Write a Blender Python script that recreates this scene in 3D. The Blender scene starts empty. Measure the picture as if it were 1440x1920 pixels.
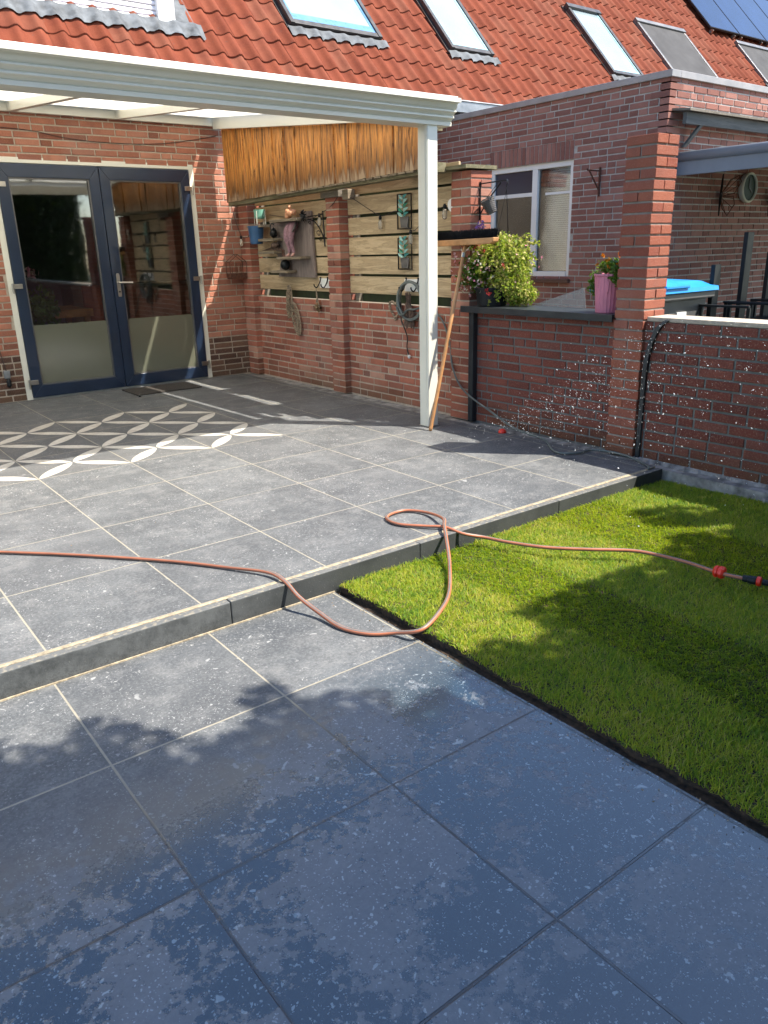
import bpy, math, random
import numpy as np
from mathutils import Vector, Matrix
random.seed(7); RNG = np.random.default_rng(7)
R = math.radians
S = bpy.context.scene
COL = S.collection

# ------------------------------------------------------------------ camera
cam = bpy.data.cameras.new('camera'); camo = bpy.data.objects.new('camera', cam); COL.objects.link(camo)
cam.sensor_fit = 'HORIZONTAL'; cam.sensor_width = 36; cam.lens = 36.39
cam.clip_start = 0.05; cam.clip_end = 500
YAW, PIT, ROL = 0.646158, 0.326966, -0.025502
fw = Vector((math.sin(YAW)*math.cos(PIT), math.cos(YAW)*math.cos(PIT), -math.sin(PIT)))
rt = Vector((math.cos(YAW), -math.sin(YAW), 0)); up = rt.cross(fw)
r2 = rt*math.cos(ROL) + up*math.sin(ROL); u2 = up*math.cos(ROL) - rt*math.sin(ROL)
camo.matrix_world = Matrix(((r2.x, u2.x, -fw.x, -1.1197), (r2.y, u2.y, -fw.y, -2.7229), (r2.z, u2.z, -fw.z, 1.3370), (0, 0, 0, 1)))
S.camera = camo

# ------------------------------------------------------------------ light
SUNV = Vector((0.415, -0.485, 1.0)).normalized()          # towards the sun
SX, SY = 0.415, -0.485                                      # sideways travel per metre of height
w = bpy.data.worlds.new('World'); S.world = w; w.use_nodes = True
nt = w.node_tree; nt.nodes.clear()
sky = nt.nodes.new('ShaderNodeTexSky'); sky.sky_type = 'NISHITA'; sky.sun_disc = False
sky.sun_elevation = math.asin(SUNV.z); sky.sun_rotation = math.atan2(SUNV.x, SUNV.y)
sky.air_density = 1.0; sky.dust_density = 0.6; sky.ozone_density = 1.1
bg = nt.nodes.new('ShaderNodeBackground'); bg.inputs['Strength'].default_value = 0.14
ow = nt.nodes.new('ShaderNodeOutputWorld')
nt.links.new(sky.outputs[0], bg.inputs[0]); nt.links.new(bg.outputs[0], ow.inputs[0])
sl = bpy.data.lights.new('sun', 'SUN'); sl.energy = 4.3; sl.angle = R(0.53); sl.color = (1.0, 0.93, 0.82)
so = bpy.data.objects.new('sun', sl); COL.objects.link(so)
so.rotation_euler = SUNV.to_track_quat('Z', 'Y').to_euler(); so.location = (4, -5, 9)
S.view_settings.view_transform = 'Standard'; S.view_settings.look = 'None'
S.view_settings.exposure = 1.45; S.view_settings.gamma = 1
S.render.engine = 'CYCLES'

# ------------------------------------------------------------------ materials
class G:
    def __init__(s, name):
        s.m = bpy.data.materials.new(name); s.m.use_nodes = True
        s.t = s.m.node_tree; s.b = s.t.nodes['Principled BSDF']; s.out = s.t.nodes['Material Output']
    def n(s, ty, _o=0, **k):
        nd = s.t.nodes.new('ShaderNode'+ty); ins = {}
        for a, v in k.items():
            if a[0] == 'i' and a[1:].isdigit(): ins[int(a[1:])] = v
            elif hasattr(nd, a) and a not in ('Scale',): setattr(nd, a, v)
            else: ins[a.replace('_', ' ')] = v
        for a, v in ins.items(): s.set(nd.inputs[a], v)
        s.last = nd
        return nd.outputs[_o]
    def set(s, sock, v):
        if hasattr(v, 'links'): s.t.links.new(v, sock)
        else:
            if isinstance(v, tuple) and len(v) == 3 and sock.type == 'RGBA': v = v+(1,)
            sock.default_value = v
    def p(s, **k):
        for a, v in k.items(): s.set(s.b.inputs[a.replace('_', ' ')], v)
        return s
    def math(s, op, a, b=0.0, c=None, clamp=False):
        k = dict(operation=op, i0=a, i1=b, use_clamp=clamp)
        if c is not None: k['i2'] = c
        return s.n('Math', **k)
    def mix(s, f, a, b, bt='MIX'):
        nd = s.t.nodes.new('ShaderNodeMix'); nd.data_type = 'RGBA'; nd.blend_type = bt
        s.set(nd.inputs[0], f); s.set(nd.inputs[6], a); s.set(nd.inputs[7], b)
        return nd.outputs[2]
    def ramp(s, f, pts):
        nd = s.t.nodes.new('ShaderNodeValToRGB'); s.set(nd.inputs[0], f); e = nd.color_ramp.elements
        while len(e) < len(pts): e.new(0.5)
        for q, (pp, c) in zip(e, pts): q.position = pp; q.color = (c+(1,)) if len(c) == 3 else c
        return nd.outputs[0]
    def step(s, f, lo, hi):
        return s.n('MapRange', Value=f, From_Min=lo, From_Max=hi, clamp=True)
    def pos(s): return s.n('NewGeometry')
    def xyz(s, v):
        s.n('SeparateXYZ', Vector=v); o = s.last.outputs; return o[0], o[1], o[2]
    def comb(s, x, y, z): return s.n('CombineXYZ', X=x, Y=y, Z=z)
    def noise(s, v, sc, det=4, rough=0.55, col=False, dist=0.0):
        return s.n('TexNoise', _o=1 if col else 0, Vector=v, Scale=sc, Detail=det, Roughness=rough, Distortion=dist)
    def attr(s, n='rnd'):
        s.n('Attribute', attribute_name=n); return s.last.outputs[2]
    def bump(s, h, st=0.3, d=0.01):
        s.set(s.b.inputs['Normal'], s.n('Bump', Height=h, Strength=st, Distance=d)); return s
    def vmul(s, v, t): return s.n('VectorMath', operation='MULTIPLY', i0=v, i1=t)
    def vadd(s, v, t): return s.n('VectorMath', operation='ADD', i0=v, i1=t)

def plain(name, c, rough=0.5, metal=0.0, var=0.12, sc=12.0, bump=0.0, bsc=80.0, coat=0.0, spec=0.5, trans=0.0):
    g = G(name); P = g.pos()
    n = g.noise(P, sc, 5)
    dark = tuple(x*(1-var*2) for x in c); lite = tuple(min(1, x*(1+var)) for x in c)
    g.p(Base_Color=g.ramp(n, [(0.3, dark), (0.7, lite)]), Metallic=metal, Coat_Weight=coat, Specular_IOR_Level=spec, Transmission_Weight=trans)
    g.p(Roughness=g.n('MapRange', Value=n, From_Min=0.3, From_Max=0.7, To_Min=rough*0.85, To_Max=min(1, rough*1.15)))
    if bump: g.bump(g.noise(P, bsc, 4), bump, 0.004)
    return g.m

def brick_mat(name, ramp, stain=0.3, efl=0.25, base_green=True):
    g = G(name); P = g.pos(); a = g.attr()
    c = g.ramp(a, ramp)
    n1 = g.noise(P, 9, 5); n2 = g.noise(P, 120, 4); n3 = g.noise(P, 1.7, 5)
    c = g.mix(g.step(n1, .35, .8), c, (0.10, 0.045, 0.04), 'MIX') if False else g.mix(g.math('MULTIPLY', g.step(n1, .45, .8), stain), c, (0.06, 0.035, 0.035))
    c = g.mix(g.math('MULTIPLY', g.step(n2, .5, .75), .35), c, (0.42, 0.25, 0.19))
    c = g.mix(g.math('MULTIPLY', g.step(n3, .55, .8), efl), c, (0.45, 0.38, 0.34))
    if base_green:
        x, y, z = g.xyz(P)
        f = g.math('MULTIPLY', g.step(z, .22, -.02), g.step(n3, .3, .6))
        c = g.mix(g.math('MULTIPLY', f, .6), c, (0.05, 0.05, 0.02))
    g.p(Base_Color=c, Roughness=.88, Specular_IOR_Level=.2)
    return g.bump(g.math('ADD', n2, g.math('MULTIPLY', n1, .6)), .55, .006).m
M = {}
RR = [(0, (0.18, 0.065, 0.045)), (.3, (0.32, 0.11, 0.07)), (.6, (0.40, 0.14, 0.09)), (.85, (0.26, 0.10, 0.075)), (1, (0.46, 0.24, 0.17))]
M['brick'] = brick_mat('red_brick', RR)
M['brick_house'] = brick_mat('house_brick', [(0, (0.22, 0.085, 0.055)), (.4, (0.38, 0.15, 0.095)), (.8, (0.45, 0.20, 0.13)), (1, (0.29, 0.12, 0.085))])
M['brick_near'] = brick_mat('near_wall_brick', [(0, (0.13, 0.040, 0.030)), (.4, (0.17, 0.050, 0.036)), (.8, (0.21, 0.066, 0.047)), (1, (0.16, 0.058, 0.045))], .35, .08)  # darker red brick for the two near wall sections
M['brick_dark'] = brick_mat('brown_plinth_brick', [(0, (0.075, 0.04, 0.03)), (.5, (0.12, 0.065, 0.045)), (1, (0.16, 0.09, 0.06))])
M['brick_plum'] = brick_mat('plum_brick', [(0, (0.20, 0.085, 0.068)), (.5, (0.27, 0.118, 0.092)), (1, (0.35, 0.17, 0.135))], .25, .12, False)
M['brick_orange'] = brick_mat('pillar_brick', [(0, (0.25, 0.07, 0.045)), (.5, (0.33, 0.11, 0.065)), (1, (0.28, 0.095, 0.065))], .3, .2)
def mortar(name, c):
    g = G(name); P = g.pos(); n = g.noise(P, 30, 5); n2 = g.noise(P, 2.2, 5); x, y, z = g.xyz(P)
    cc = g.ramp(n, [(.3, tuple(k*.7 for k in c)), (.7, c)])
    cc = g.mix(g.math('MULTIPLY', g.step(n2, .45, .75), .5), cc, tuple(k*.45 for k in c))
    return g.p(Base_Color=cc, Roughness=.95).bump(g.noise(P, 160, 4), .6, .004).m
M['mortar'] = mortar('mortar', (0.52, 0.44, 0.35))
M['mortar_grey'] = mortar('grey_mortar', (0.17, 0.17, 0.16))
M['mortar_light'] = mortar('light_mortar', (0.50, 0.46, 0.42)); M['mortar_pier'] = mortar('pier_mortar', (0.33, 0.29, 0.25))

def rooftile():
    g = G('red_roof_tile'); P = g.pos(); a = g.attr()
    c = g.ramp(a, [(0, (0.145, 0.036, 0.018)), (.5, (0.195, 0.050, 0.026)), (1, (0.185, 0.064, 0.038))])
    n1 = g.noise(P, 5, 5); n2 = g.noise(P, 70, 4, .7); n3 = g.noise(P, 22, 3)
    c = g.mix(g.math('MULTIPLY', g.step(n1, .42, .7), .55), c, (0.10, 0.022, 0.014))
    c = g.mix(g.math('MULTIPLY', g.step(n2, .45, .8), .35), c, (0.27, 0.085, 0.045))
    c = g.mix(g.math('MULTIPLY', g.step(n3, .66, .74), .55), c, (0.10, 0.06, 0.045))
    return g.p(Base_Color=c, Roughness=.85, Specular_IOR_Level=.12).bump(n2, .4, .006).m
M['rooftile'] = rooftile()

def tile_mat():
    g = G('stone_patio_tile'); P = g.pos(); x, y, z = g.xyz(P)
    # lower terrace (z < -0.05) has its joints at another offset
    low = g.math('LESS_THAN', z, -.05)
    gx = g.math('DIVIDE', g.math('ADD', x, g.math('MULTIPLY', low, .009)), .596)
    gxu = g.math('DIVIDE', x, .6)
    u = g.mix(low, g.comb(gxu, 0, 0), g.comb(gx, 0, 0)); u = g.xyz(u)[0]
    v = g.math('DIVIDE', g.math('ADD', y, g.math('MULTIPLY', low, .059)), .6)
    fu = g.math('FRACT', u); fv = g.math('FRACT', v)
    iu = g.math('FLOOR', u); iv = g.math('FLOOR', v)
    cx_ = g.math('ABSOLUTE', g.math('SUBTRACT', fu, .5)); cy_ = g.math('ABSOLUTE', g.math('SUBTRACT', fv, .5))
    edge = g.math('SUBTRACT', .5, g.math('MAXIMUM', cx_, cy_))           # distance to joint, in tiles
    wob = g.math('MULTIPLY', g.math('SUBTRACT', g.noise(P, 25, 3), .5), .004)
    joint = g.math('SUBTRACT', 1.0, g.step(g.math('ADD', edge, wob), .0045, .0075))
    g.n('TexWhiteNoise', Vector=g.comb(iu, iv, low)); tid = g.last.outputs[0]; tcol = g.last.outputs[1]
    Q = g.vadd(P, g.vmul(tcol, (37.0, 23.0, 11.0)))
    cloud = g.noise(Q, 2.6, 7, .62); cloud2 = g.noise(Q, 9, 6, .65); grain = g.noise(Q, 90, 4, .7)
    c = g.ramp(cloud, [(.30, (0.055, 0.060, 0.065)), (.52, (0.090, 0.096, 0.100)), (.72, (0.150, 0.156, 0.158))])
    c = g.mix(g.math('MULTIPLY', g.step(cloud2, .48, .70), .55), c, (0.21, 0.21, 0.205))
    c = g.mix(g.math('MULTIPLY', g.step(g.noise(g.vmul(Q, (1, 2.2, 1)), 17, 5, .7), .50, .68), .45), c, (0.055, 0.058, 0.062))
    c = g.mix(g.math('MULTIPLY', g.step(grain, .48, .70), .38), c, (0.24, 0.245, 0.24)); c = g.mix(g.math('MULTIPLY', g.step(grain, .50, .34), .4), c, (0.035, 0.038, 0.042))
    c = g.mix(g.math('MULTIPLY', tid, .25), c, (0.06, 0.062, 0.07))
    # fossil flecks
    def fleck(sc, thr, rad, rough_d):
        Qd = g.vadd(Q, g.vmul(g.noise(Q, sc*.35, 3, col=True), (rough_d, rough_d, 0)))
        vo = g.n('TexVoronoi', _o=0, Vector=Qd, Scale=sc); vc = g.last.outputs[1]
        vr = g.xyz(vc)[0]
        rr = g.math('MULTIPLY', g.math('MAXIMUM', g.math('SUBTRACT', vr, thr), 0.0), rad/(1-thr))
        return g.step(g.math('SUBTRACT', rr, vo), 0.0, .06)
    f1 = fleck(75, .68, .40, .05); f2 = fleck(170, .50, .46, .018); f3 = fleck(24, .90, .30, .15)
    fl = g.math('MAXIMUM', g.math('MAXIMUM', f1, g.math('MULTIPLY', f2, .8)), f3)
    fmask = g.math('MULTIPLY', g.step(g.noise(Q, 4, 4), .40, .60), g.math('ADD', .45, g.math('MULTIPLY', g.noise(Q, 30, 3), .9)))
    c = g.mix(g.math('MULTIPLY', fl, g.math('MULTIPLY', g.math('ADD', fmask, .2, clamp=True), .50)), c, (0.50, 0.50, 0.48))
    # wetness on the near lower terrace, blue sky light mixed into the colour
    wn = g.math('ADD', g.noise(Q, 3.0, 7, .68), g.math('MULTIPLY', g.math('SUBTRACT', g.noise(P, 42, 4, .6), .5), .34))
    wet_skyblue_zone = g.math('MULTIPLY', low, g.step(g.math('ADD', y, g.math('MULTIPLY', x, -.12)), -.62, -1.05))
    wet = g.math('MULTIPLY', g.step(wn, .47, .515), wet_skyblue_zone)
    c = g.mix(g.math('MULTIPLY', wet_skyblue_zone, .45), c, (0.105, 0.135, 0.175))  # sky-blue tint of the shaded foreground, put into the stone colour
    c = g.mix(g.math('MULTIPLY', wet, .90), c, (0.003, 0.020, 0.036))  # dark wet stone; its teal is sky reflection put into the colour
    drop = fleck(85, .35, .34, .05); c = g.mix(g.math('MULTIPLY', g.math('MULTIPLY', drop, g.math('SUBTRACT', wet_skyblue_zone, wet, clamp=True)), .5), c, (0.03, 0.04, 0.055))
    c = g.mix(g.math('MULTIPLY', g.math('MULTIPLY', fl, wet_skyblue_zone), .42), c, (0.42, 0.50, 0.54))
    # pale flower motif of printed tiles
    isf = g.math('MULTIPLY', g.math('MULTIPLY', g.math('LESS_THAN', x, 1.8), g.math('GREATER_THAN', y, 2.4)), g.math('LESS_THAN', y, 4.2))
    pu = g.math('MULTIPLY', g.math('ADD', cx_, cy_), .70711); pv = g.math('MULTIPLY', g.math('ABSOLUTE', g.math('SUBTRACT', cx_, cy_)), .70711)
    uu = g.math('DIVIDE', pu, .70711)
    lens = g.math('MULTIPLY', g.math('POWER', g.math('MAXIMUM', g.math('MULTIPLY', g.math('MULTIPLY', g.math('SUBTRACT', uu, .015), g.math('SUBTRACT', .985, uu)), 4.0), 0.0), .8), .088)
    pet = g.math('MULTIPLY', g.step(g.math('SUBTRACT', lens, pv), 0.0, .006), isf)
    pc = g.mix(g.step(cloud2, .35, .7), (0.43, 0.39, 0.33), (0.56, 0.53, 0.47))
    c = g.mix(g.math('MULTIPLY', isf, .35), c, (0.085, 0.083, 0.08))
    c = g.mix(g.math('MULTIPLY', pet, g.math('SUBTRACT', .96, g.math('MULTIPLY', g.step(g.noise(P, 45, 5, .7), .52, .66), .4))), c, pc)
    jn = g.noise(P, 60, 3)
    jc = g.mix(jn, (0.22, 0.20, 0.155), (0.35, 0.32, 0.25)); jc = g.mix(wet_skyblue_zone, jc, (0.012, 0.012, 0.013))
    jw = g.math('MULTIPLY', joint, g.math('ADD', g.math('MULTIPLY', wet_skyblue_zone, .6), g.math('ADD', g.step(g.noise(P, 1.3, 4), .3, .55), .35, clamp=True), clamp=True))
    c = g.mix(jw, c, jc)
    g.p(Base_Color=c)
    rd = g.math('SUBTRACT', .62, g.math('MULTIPLY', wet_skyblue_zone, .16)); rd = g.math('SUBTRACT', rd, g.math('MULTIPLY', wet, .30))
    g.p(Coat_Weight=g.math('MULTIPLY', wet_skyblue_zone, g.math('ADD', .12, g.math('MULTIPLY', wet, .5))), Coat_Roughness=.16, Coat_IOR=1.4)
    g.p(Specular_IOR_Level=g.math('ADD', .5, g.math('MULTIPLY', wet_skyblue_zone, .5)))
    g.p(Roughness=g.math('ADD', rd, g.math('MULTIPLY', g.math('SUBTRACT', grain, .5), .2)))
    h = g.math('SUBTRACT', g.math('MULTIPLY', g.math('ADD', grain, cloud2), g.math('SUBTRACT', .35, g.math('MULTIPLY', wet, .3))), g.math('MULTIPLY', joint, 1.6))
    return g.bump(h, .45, .003).m
M['tile'] = tile_mat()

def kerb_mat():
    g = G('dark_kerb_stone'); P = g.pos(); nz = g.xyz(g.last.outputs[1])[2]; n = g.noise(P, 6, 6, .65); n2 = g.noise(P, 130, 4, .7)
    c = g.ramp(n, [(.3, (0.026, 0.030, 0.032)), (.7, (0.055, 0.06, 0.06))])
    x, y, z = g.xyz(P)
    old = g.math('MULTIPLY', g.step(x, .35, .0), g.step(g.noise(P, 9, 5, .7), .33, .55))
    c = g.mix(g.math('MULTIPLY', old, .7), c, (0.12, 0.128, 0.13))
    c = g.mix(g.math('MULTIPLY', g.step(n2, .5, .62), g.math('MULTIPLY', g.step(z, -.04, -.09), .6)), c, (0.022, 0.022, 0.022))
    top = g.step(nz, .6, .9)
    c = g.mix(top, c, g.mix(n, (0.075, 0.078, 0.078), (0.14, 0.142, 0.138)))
    c = g.mix(g.math('MULTIPLY', g.step(g.noise(P, 45, 4), .52, .62), g.math('MULTIPLY', top, .5)), c, (0.30, 0.26, 0.19))
    c = g.mix(g.math('MULTIPLY', g.step(n2, .64, .72), .5), c, (0.30, 0.30, 0.28))
    return g.p(Base_Color=c, Roughness=.7).bump(n2, .3, .004).m
M['kerb'] = kerb_mat()
M['sand'] = plain('jointing_sand', (0.38, 0.315, 0.215), .95, var=.25, sc=40, bump=.9, bsc=140)
M['cream'] = plain('cream_powder_coat', (0.72, 0.70, 0.60), .38, var=.03, sc=3, coat=.2)
M['white'] = plain('white_paint', (0.78, 0.77, 0.74), .45, var=.04, sc=4)
M['navy'] = plain('navy_frame_paint', (0.012, 0.024, 0.052), .33, var=.08, sc=3, coat=.15)
M['steel'] = plain('brushed_steel', (0.50, 0.47, 0.42), .32, 1.0, var=.1)
M['zinc'] = plain('weathered_zinc', (0.33, 0.34, 0.35), .5, .7, var=.2, sc=6)
M['lead'] = plain('lead_flashing', (0.13, 0.14, 0.15), .7, .0, spec=.2, var=.3, sc=9, bump=.4, bsc=30)
M['dark_metal'] = plain('dark_window_metal', (0.055, 0.052, 0.05), .4, .4, var=.15)
M['grey_metal'] = plain('grey_window_metal', (0.16, 0.155, 0.15), .4, .5, var=.1)
M['black_iron'] = plain('black_iron', (0.012, 0.012, 0.013), .45, .5, var=.2, sc=40)
M['rust'] = plain('rusty_iron', (0.13, 0.05, 0.03), .8, .2, var=.4, sc=50, bump=.5)
M['black_plastic'] = plain('black_plastic', (0.016, 0.018, 0.020), .45, var=.15, spec=.2)
M['slate'] = plain('black_coping_board', (0.022, 0.028, 0.032), .38, var=.2, sc=6, bump=.3, bsc=50)
M['grey_paint'] = plain('bluish_grey_paint', (0.20, 0.22, 0.245), .45, var=.08, sc=3)
M['coping_grey'] = plain('grey_roof_trim', (0.33, 0.31, 0.30), .5, .3, var=.12, sc=5)
M['concrete'] = plain('rough_concrete', (0.26, 0.25, 0.24), .95, var=.35, sc=14, bump=1.0, bsc=35)
M['soil'] = plain('dark_soil', (0.05, 0.030, 0.018), 1, var=.45, sc=60, bump=1.0, bsc=90)
M['terra'] = plain('far_ground', (0.08, 0.09, 0.05), 1, var=.4, sc=2)
M['blue_bin'] = plain('sky_blue_plastic', (0.02, 0.26, 0.66), .35, var=.06, sc=5)
M['bin_grey'] = plain('bin_grey_plastic', (0.10, 0.098, 0.095), .5, var=.12, sc=6)
M['pink'] = plain('pink_metal', (0.58, 0.19, 0.27), .42, var=.07)
M['blue_pot'] = plain('blue_bucket_paint', (0.035, 0.10, 0.22), .4, var=.1)
M['mint'] = plain('mint_glaze', (0.20, 0.46, 0.35), .35, var=.08)
M['peach'] = plain('peach_ceramic', (0.68, 0.33, 0.18), .45, var=.15, sc=30)
M['mauve'] = plain('mauve_cloth', (0.30, 0.17, 0.20), .8, var=.2, sc=60)
M['pinkflesh'] = plain('pale_pink_resin', (0.55, 0.30, 0.26), .6, var=.1)
M['beech'] = plain('varnished_beech', (0.50, 0.25, 0.10), .42, var=.15, sc=14)
M['bristle'] = plain('black_bristle', (0.012, 0.012, 0.014), .8, var=.3, sc=80)
M['hose_o'] = plain('terracotta_hose', (0.42, 0.14, 0.07), .42, var=.1, sc=10)
M['hose_s'] = plain('hose_grey_stripe', (0.14, 0.13, 0.12), .45, var=.1)
M['hose_g'] = plain('grey_hose', (0.12, 0.14, 0.13), .4, var=.12, sc=8)
M['redp'] = plain('red_plastic', (0.75, 0.035, 0.015), .32, var=.08)
M['wicker'] = plain('dry_willow', (0.34, 0.26, 0.18), .85, var=.4, sc=60, bump=.5)
M['drift'] = plain('driftwood', (0.15, 0.095, 0.07), .9, var=.4, sc=30, bump=.6)
M['mat'] = plain('brown_doormat', (0.045, 0.038, 0.032), 1, var=.3, sc=120, bump=1, bsc=300)
M['room'] = plain('dim_room_wall', (0.16, 0.15, 0.14), .9)
M['roomfloor'] = plain('room_floor', (0.12, 0.08, 0.05), .6)
M['oak'] = plain('orange_oak', (0.42, 0.19, 0.06), .5, var=.15)
M['fabric'] = plain('rust_fabric', (0.22, 0.06, 0.035), .9, var=.2)
M['blind'] = plain('white_slat', (0.85, 0.86, 0.84), .6, var=.04)
M['screen'] = plain('grey_sunscreen_mesh', (0.042, 0.04, 0.04), .9, var=.05, sc=3)
M['shutter'] = plain('lavender_white_slat', (0.70, 0.67, 0.70), .45, var=.03)
M['bark'] = plain('bark', (0.10, 0.07, 0.05), .95, var=.4, sc=20, bump=1, bsc=30)
M['label'] = plain('white_sticker', (0.7, 0.7, 0.68), .6)
M['solar'] = plain('solar_cell', (0.010, 0.022, 0.065), .12, .2, var=.2, sc=2)
M['teal1'] = plain('teal_enamel', (0.10, 0.36, 0.33), .4, .3, var=.2, sc=50)
M['teal2'] = plain('pale_aqua_enamel', (0.38, 0.62, 0.56), .4, .3, var=.2, sc=50)
M['teal3'] = plain('green_enamel', (0.06, 0.30, 0.19), .4, .3, var=.2, sc=50)
M['greymesh'] = plain('grey_sheet_metal', (0.15, 0.14, 0.13), .6, .4, var=.2)
M['fence_back'] = plain('green_stained_back_board', (0.03, 0.045, 0.02), .9, var=.3)
M['blue_inner'] = plain('blue_inner_frame', (0.10, 0.24, 0.42), .3); M['aqua_inner'] = plain('aqua_inner_frame', (0.30, 0.50, 0.56), .3)
M['clearcord'] = plain('dark_cable', (0.03, 0.022, 0.02), .6)

def glassy(name, base, rough=.03, alpha=None, tint=(1, 1, 1), refl=.12):
    g = G(name); t = g.t
    tr = t.nodes.new('ShaderNodeBsdfTransparent'); tr.inputs[0].default_value = tint+(1,)
    gl = t.nodes.new('ShaderNodeBsdfGlossy'); gl.inputs['Roughness'].default_value = rough
    fr = g.n('Fresnel', IOR=1.5)
    wv = g.noise(g.pos(), 1.2, 2)
    f = g.math('ADD', g.math('MULTIPLY', fr, 1.6), refl, clamp=True)
    mx = t.nodes.new('ShaderNodeMixShader'); t.links.new(f, mx.inputs[0]); t.links.new(tr.outputs[0], mx.inputs[1]); t.links.new(gl.outputs[0], mx.inputs[2])
    b = t.nodes.new('ShaderNodeBump'); b.inputs['Strength'].default_value = .15; b.inputs['Distance'].default_value = .01
    t.links.new(wv, b.inputs['Height']); t.links.new(b.outputs[0], gl.inputs['Normal'])
    t.links.new(mx.outputs[0], g.out.inputs[0]); return g.m
M['glass'] = glassy('door_glass', None, refl=.08, tint=(.92, .94, .94))
M['wglass'] = glassy('window_glass', None, refl=.03, tint=(.9, .95, .95))
g = G('frosted_film'); g.p(Base_Color=(0.12, 0.125, 0.09), Roughness=.16, Specular_IOR_Level=1.0, Coat_Weight=.6, Coat_Roughness=.1); M['film'] = g.m
g = G('skylight_glass'); n = g.noise(g.pos(), 1.5, 3); g.p(Base_Color=g.mix(n, (0.20, 0.27, 0.29), (0.36, 0.42, 0.43)), Roughness=.06, Coat_Weight=1.0, Specular_IOR_Level=.8); M['skyglass'] = g.m  # pale aqua puts the sky's reflection and a blind into the colour
g = G('bulb_glass'); g.p(Base_Color=(0.75, 0.70, 0.6), Roughness=.05, Transmission_Weight=.7, IOR=1.4); M['bulb'] = g.m
g = G('dark_reflection_face'); g.p(Base_Color=(0.02, 0.04, 0.03), Roughness=.5, Specular_IOR_Level=.1); M['face_reflection'] = g.m  # dark green reflection painted as the colour of the clock face
def opal():
    g = G('opal_roof_sheet'); t = g.t; g.t.nodes.remove(g.b)
    d = t.nodes.new('ShaderNodeBsdfDiffuse'); d.inputs[0].default_value = (.72, .71, .66, 1)
    tr = t.nodes.new('ShaderNodeBsdfTranslucent'); tr.inputs[0].default_value = (.95, .93, .86, 1)
    mx = t.nodes.new('ShaderNodeMixShader'); mx.inputs[0].default_value = .75
    t.links.new(d.outputs[0], mx.inputs[1]); t.links.new(tr.outputs[0], mx.inputs[2]); t.links.new(mx.outputs[0], g.out.inputs[0]); return g.m
M['opal'] = opal()
def clear_sheet():
    g = G('clear_plastic'); t = g.t
    tr = t.nodes.new('ShaderNodeBsdfTransparent'); tr.inputs[0].default_value = (.9, .9, .9, 1)
    d = t.nodes.new('ShaderNodeBsdfPrincipled'); d.inputs['Base Color'].default_value = (.5, .5, .48, 1); d.inputs['Roughness'].default_value = .2
    mx = t.nodes.new('ShaderNodeMixShader'); mx.inputs[0].default_value = .3
    t.links.new(tr.outputs[0], mx.inputs[1]); t.links.new(d.outputs[0], mx.inputs[2]); t.links.new(mx.outputs[0], g.out.inputs[0]); return g.m
M['clear'] = clear_sheet()

def wood(name, cols, axis, streak=14.0, knot=.5, rough=.8, weather=None):
    g = G(name); P = g.pos(); a = g.attr()
    k = [streak]*3; k[axis] = streak*.09
    Q = g.vadd(g.vmul(P, tuple(k)), g.comb(g.math('MULTIPLY', a, 31.0), g.math('MULTIPLY', a, 17.0), g.math('MULTIPLY', a, 47.0)))
    n = g.noise(Q, 1.0, 6, .6, dist=1.4); fine = g.noise(Q, 5.0, 4, .6)
    w_ = g.math('FRACT', g.math('MULTIPLY', n, 7.0)); ring = g.math('ABSOLUTE', g.math('SUBTRACT', w_, .5))
    c = g.ramp(n, [(.28, cols[0]), (.5, cols[1]), (.72, cols[2])])
    c = g.mix(g.math('MULTIPLY', g.step(ring, .18, .02), .55), c, tuple(q*.5 for q in cols[1]))
    c = g.mix(g.math('MULTIPLY', g.step(fine, .5, .8), .25), c, tuple(q*.6 for q in cols[0]))
    kx = [5.0]*3; kx[axis] = 2.2
    vo = g.n('TexVoronoi', Vector=g.vadd(g.vmul(P, tuple(kx)), g.comb(a, a, a)), Scale=1.0)
    c = g.mix(g.math('MULTIPLY', g.step(vo, .14, .04), knot), c, tuple(q*.3 for q in cols[0]))
    c = g.mix(g.math('MULTIPLY', a, .28), c, tuple(q*.6 for q in cols[1]))
    if weather is not None: c = weather(g, P, c, n, fine)
    return g.p(Base_Color=c, Roughness=rough).bump(g.math('ADD', fine, g.math('MULTIPLY', ring, .4)), .35, .004).m
M['fence'] = wood('weathered_pine', [(0.28, 0.195, 0.11), (0.52, 0.385, 0.225), (0.66, 0.51, 0.32)], 1, 16)
def wsd(g, P, c, n, fine):
    x, y, z = g.xyz(P)
    # silver weathering creeping up from the board ends, dark runs above it
    lo = g.math('SUBTRACT', 1.874, g.math('MULTIPLY', g.math('SUBTRACT', y, 2.2), .018))
    hgt = g.math('SUBTRACT', z, lo)
    run = g.noise(g.vmul(P, (1, 26, 3.0)), 1.0, 5, .6)
    e = g.math('SUBTRACT', hgt, g.math('MULTIPLY', g.math('SUBTRACT', run, .36), .48))
    c = g.mix(g.math('MULTIPLY', g.step(e, .24, .0), .85), c, (0.075, 0.035, 0.014))
    st = g.noise(g.vmul(P, (1, 48, 2.6)), 1.0, 6, .65, dist=.8)
    c = g.mix(g.math('MULTIPLY', g.step(st, .50, .58), .85), c, (0.085, 0.034, 0.012))
    return g.mix(g.step(e, .03, -.05), c, (0.34, 0.24, 0.15))
M['cedar'] = wood('orange_stained_boards', [(0.26, 0.085, 0.015), (0.74, 0.30, 0.06), (0.84, 0.43, 0.13)], 2, 19, .8, .55, wsd)
M['oldwood'] = wood('greyed_old_wood', [(0.09, 0.075, 0.055), (0.18, 0.155, 0.12), (0.26, 0.22, 0.17)], 1, 18)
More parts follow.
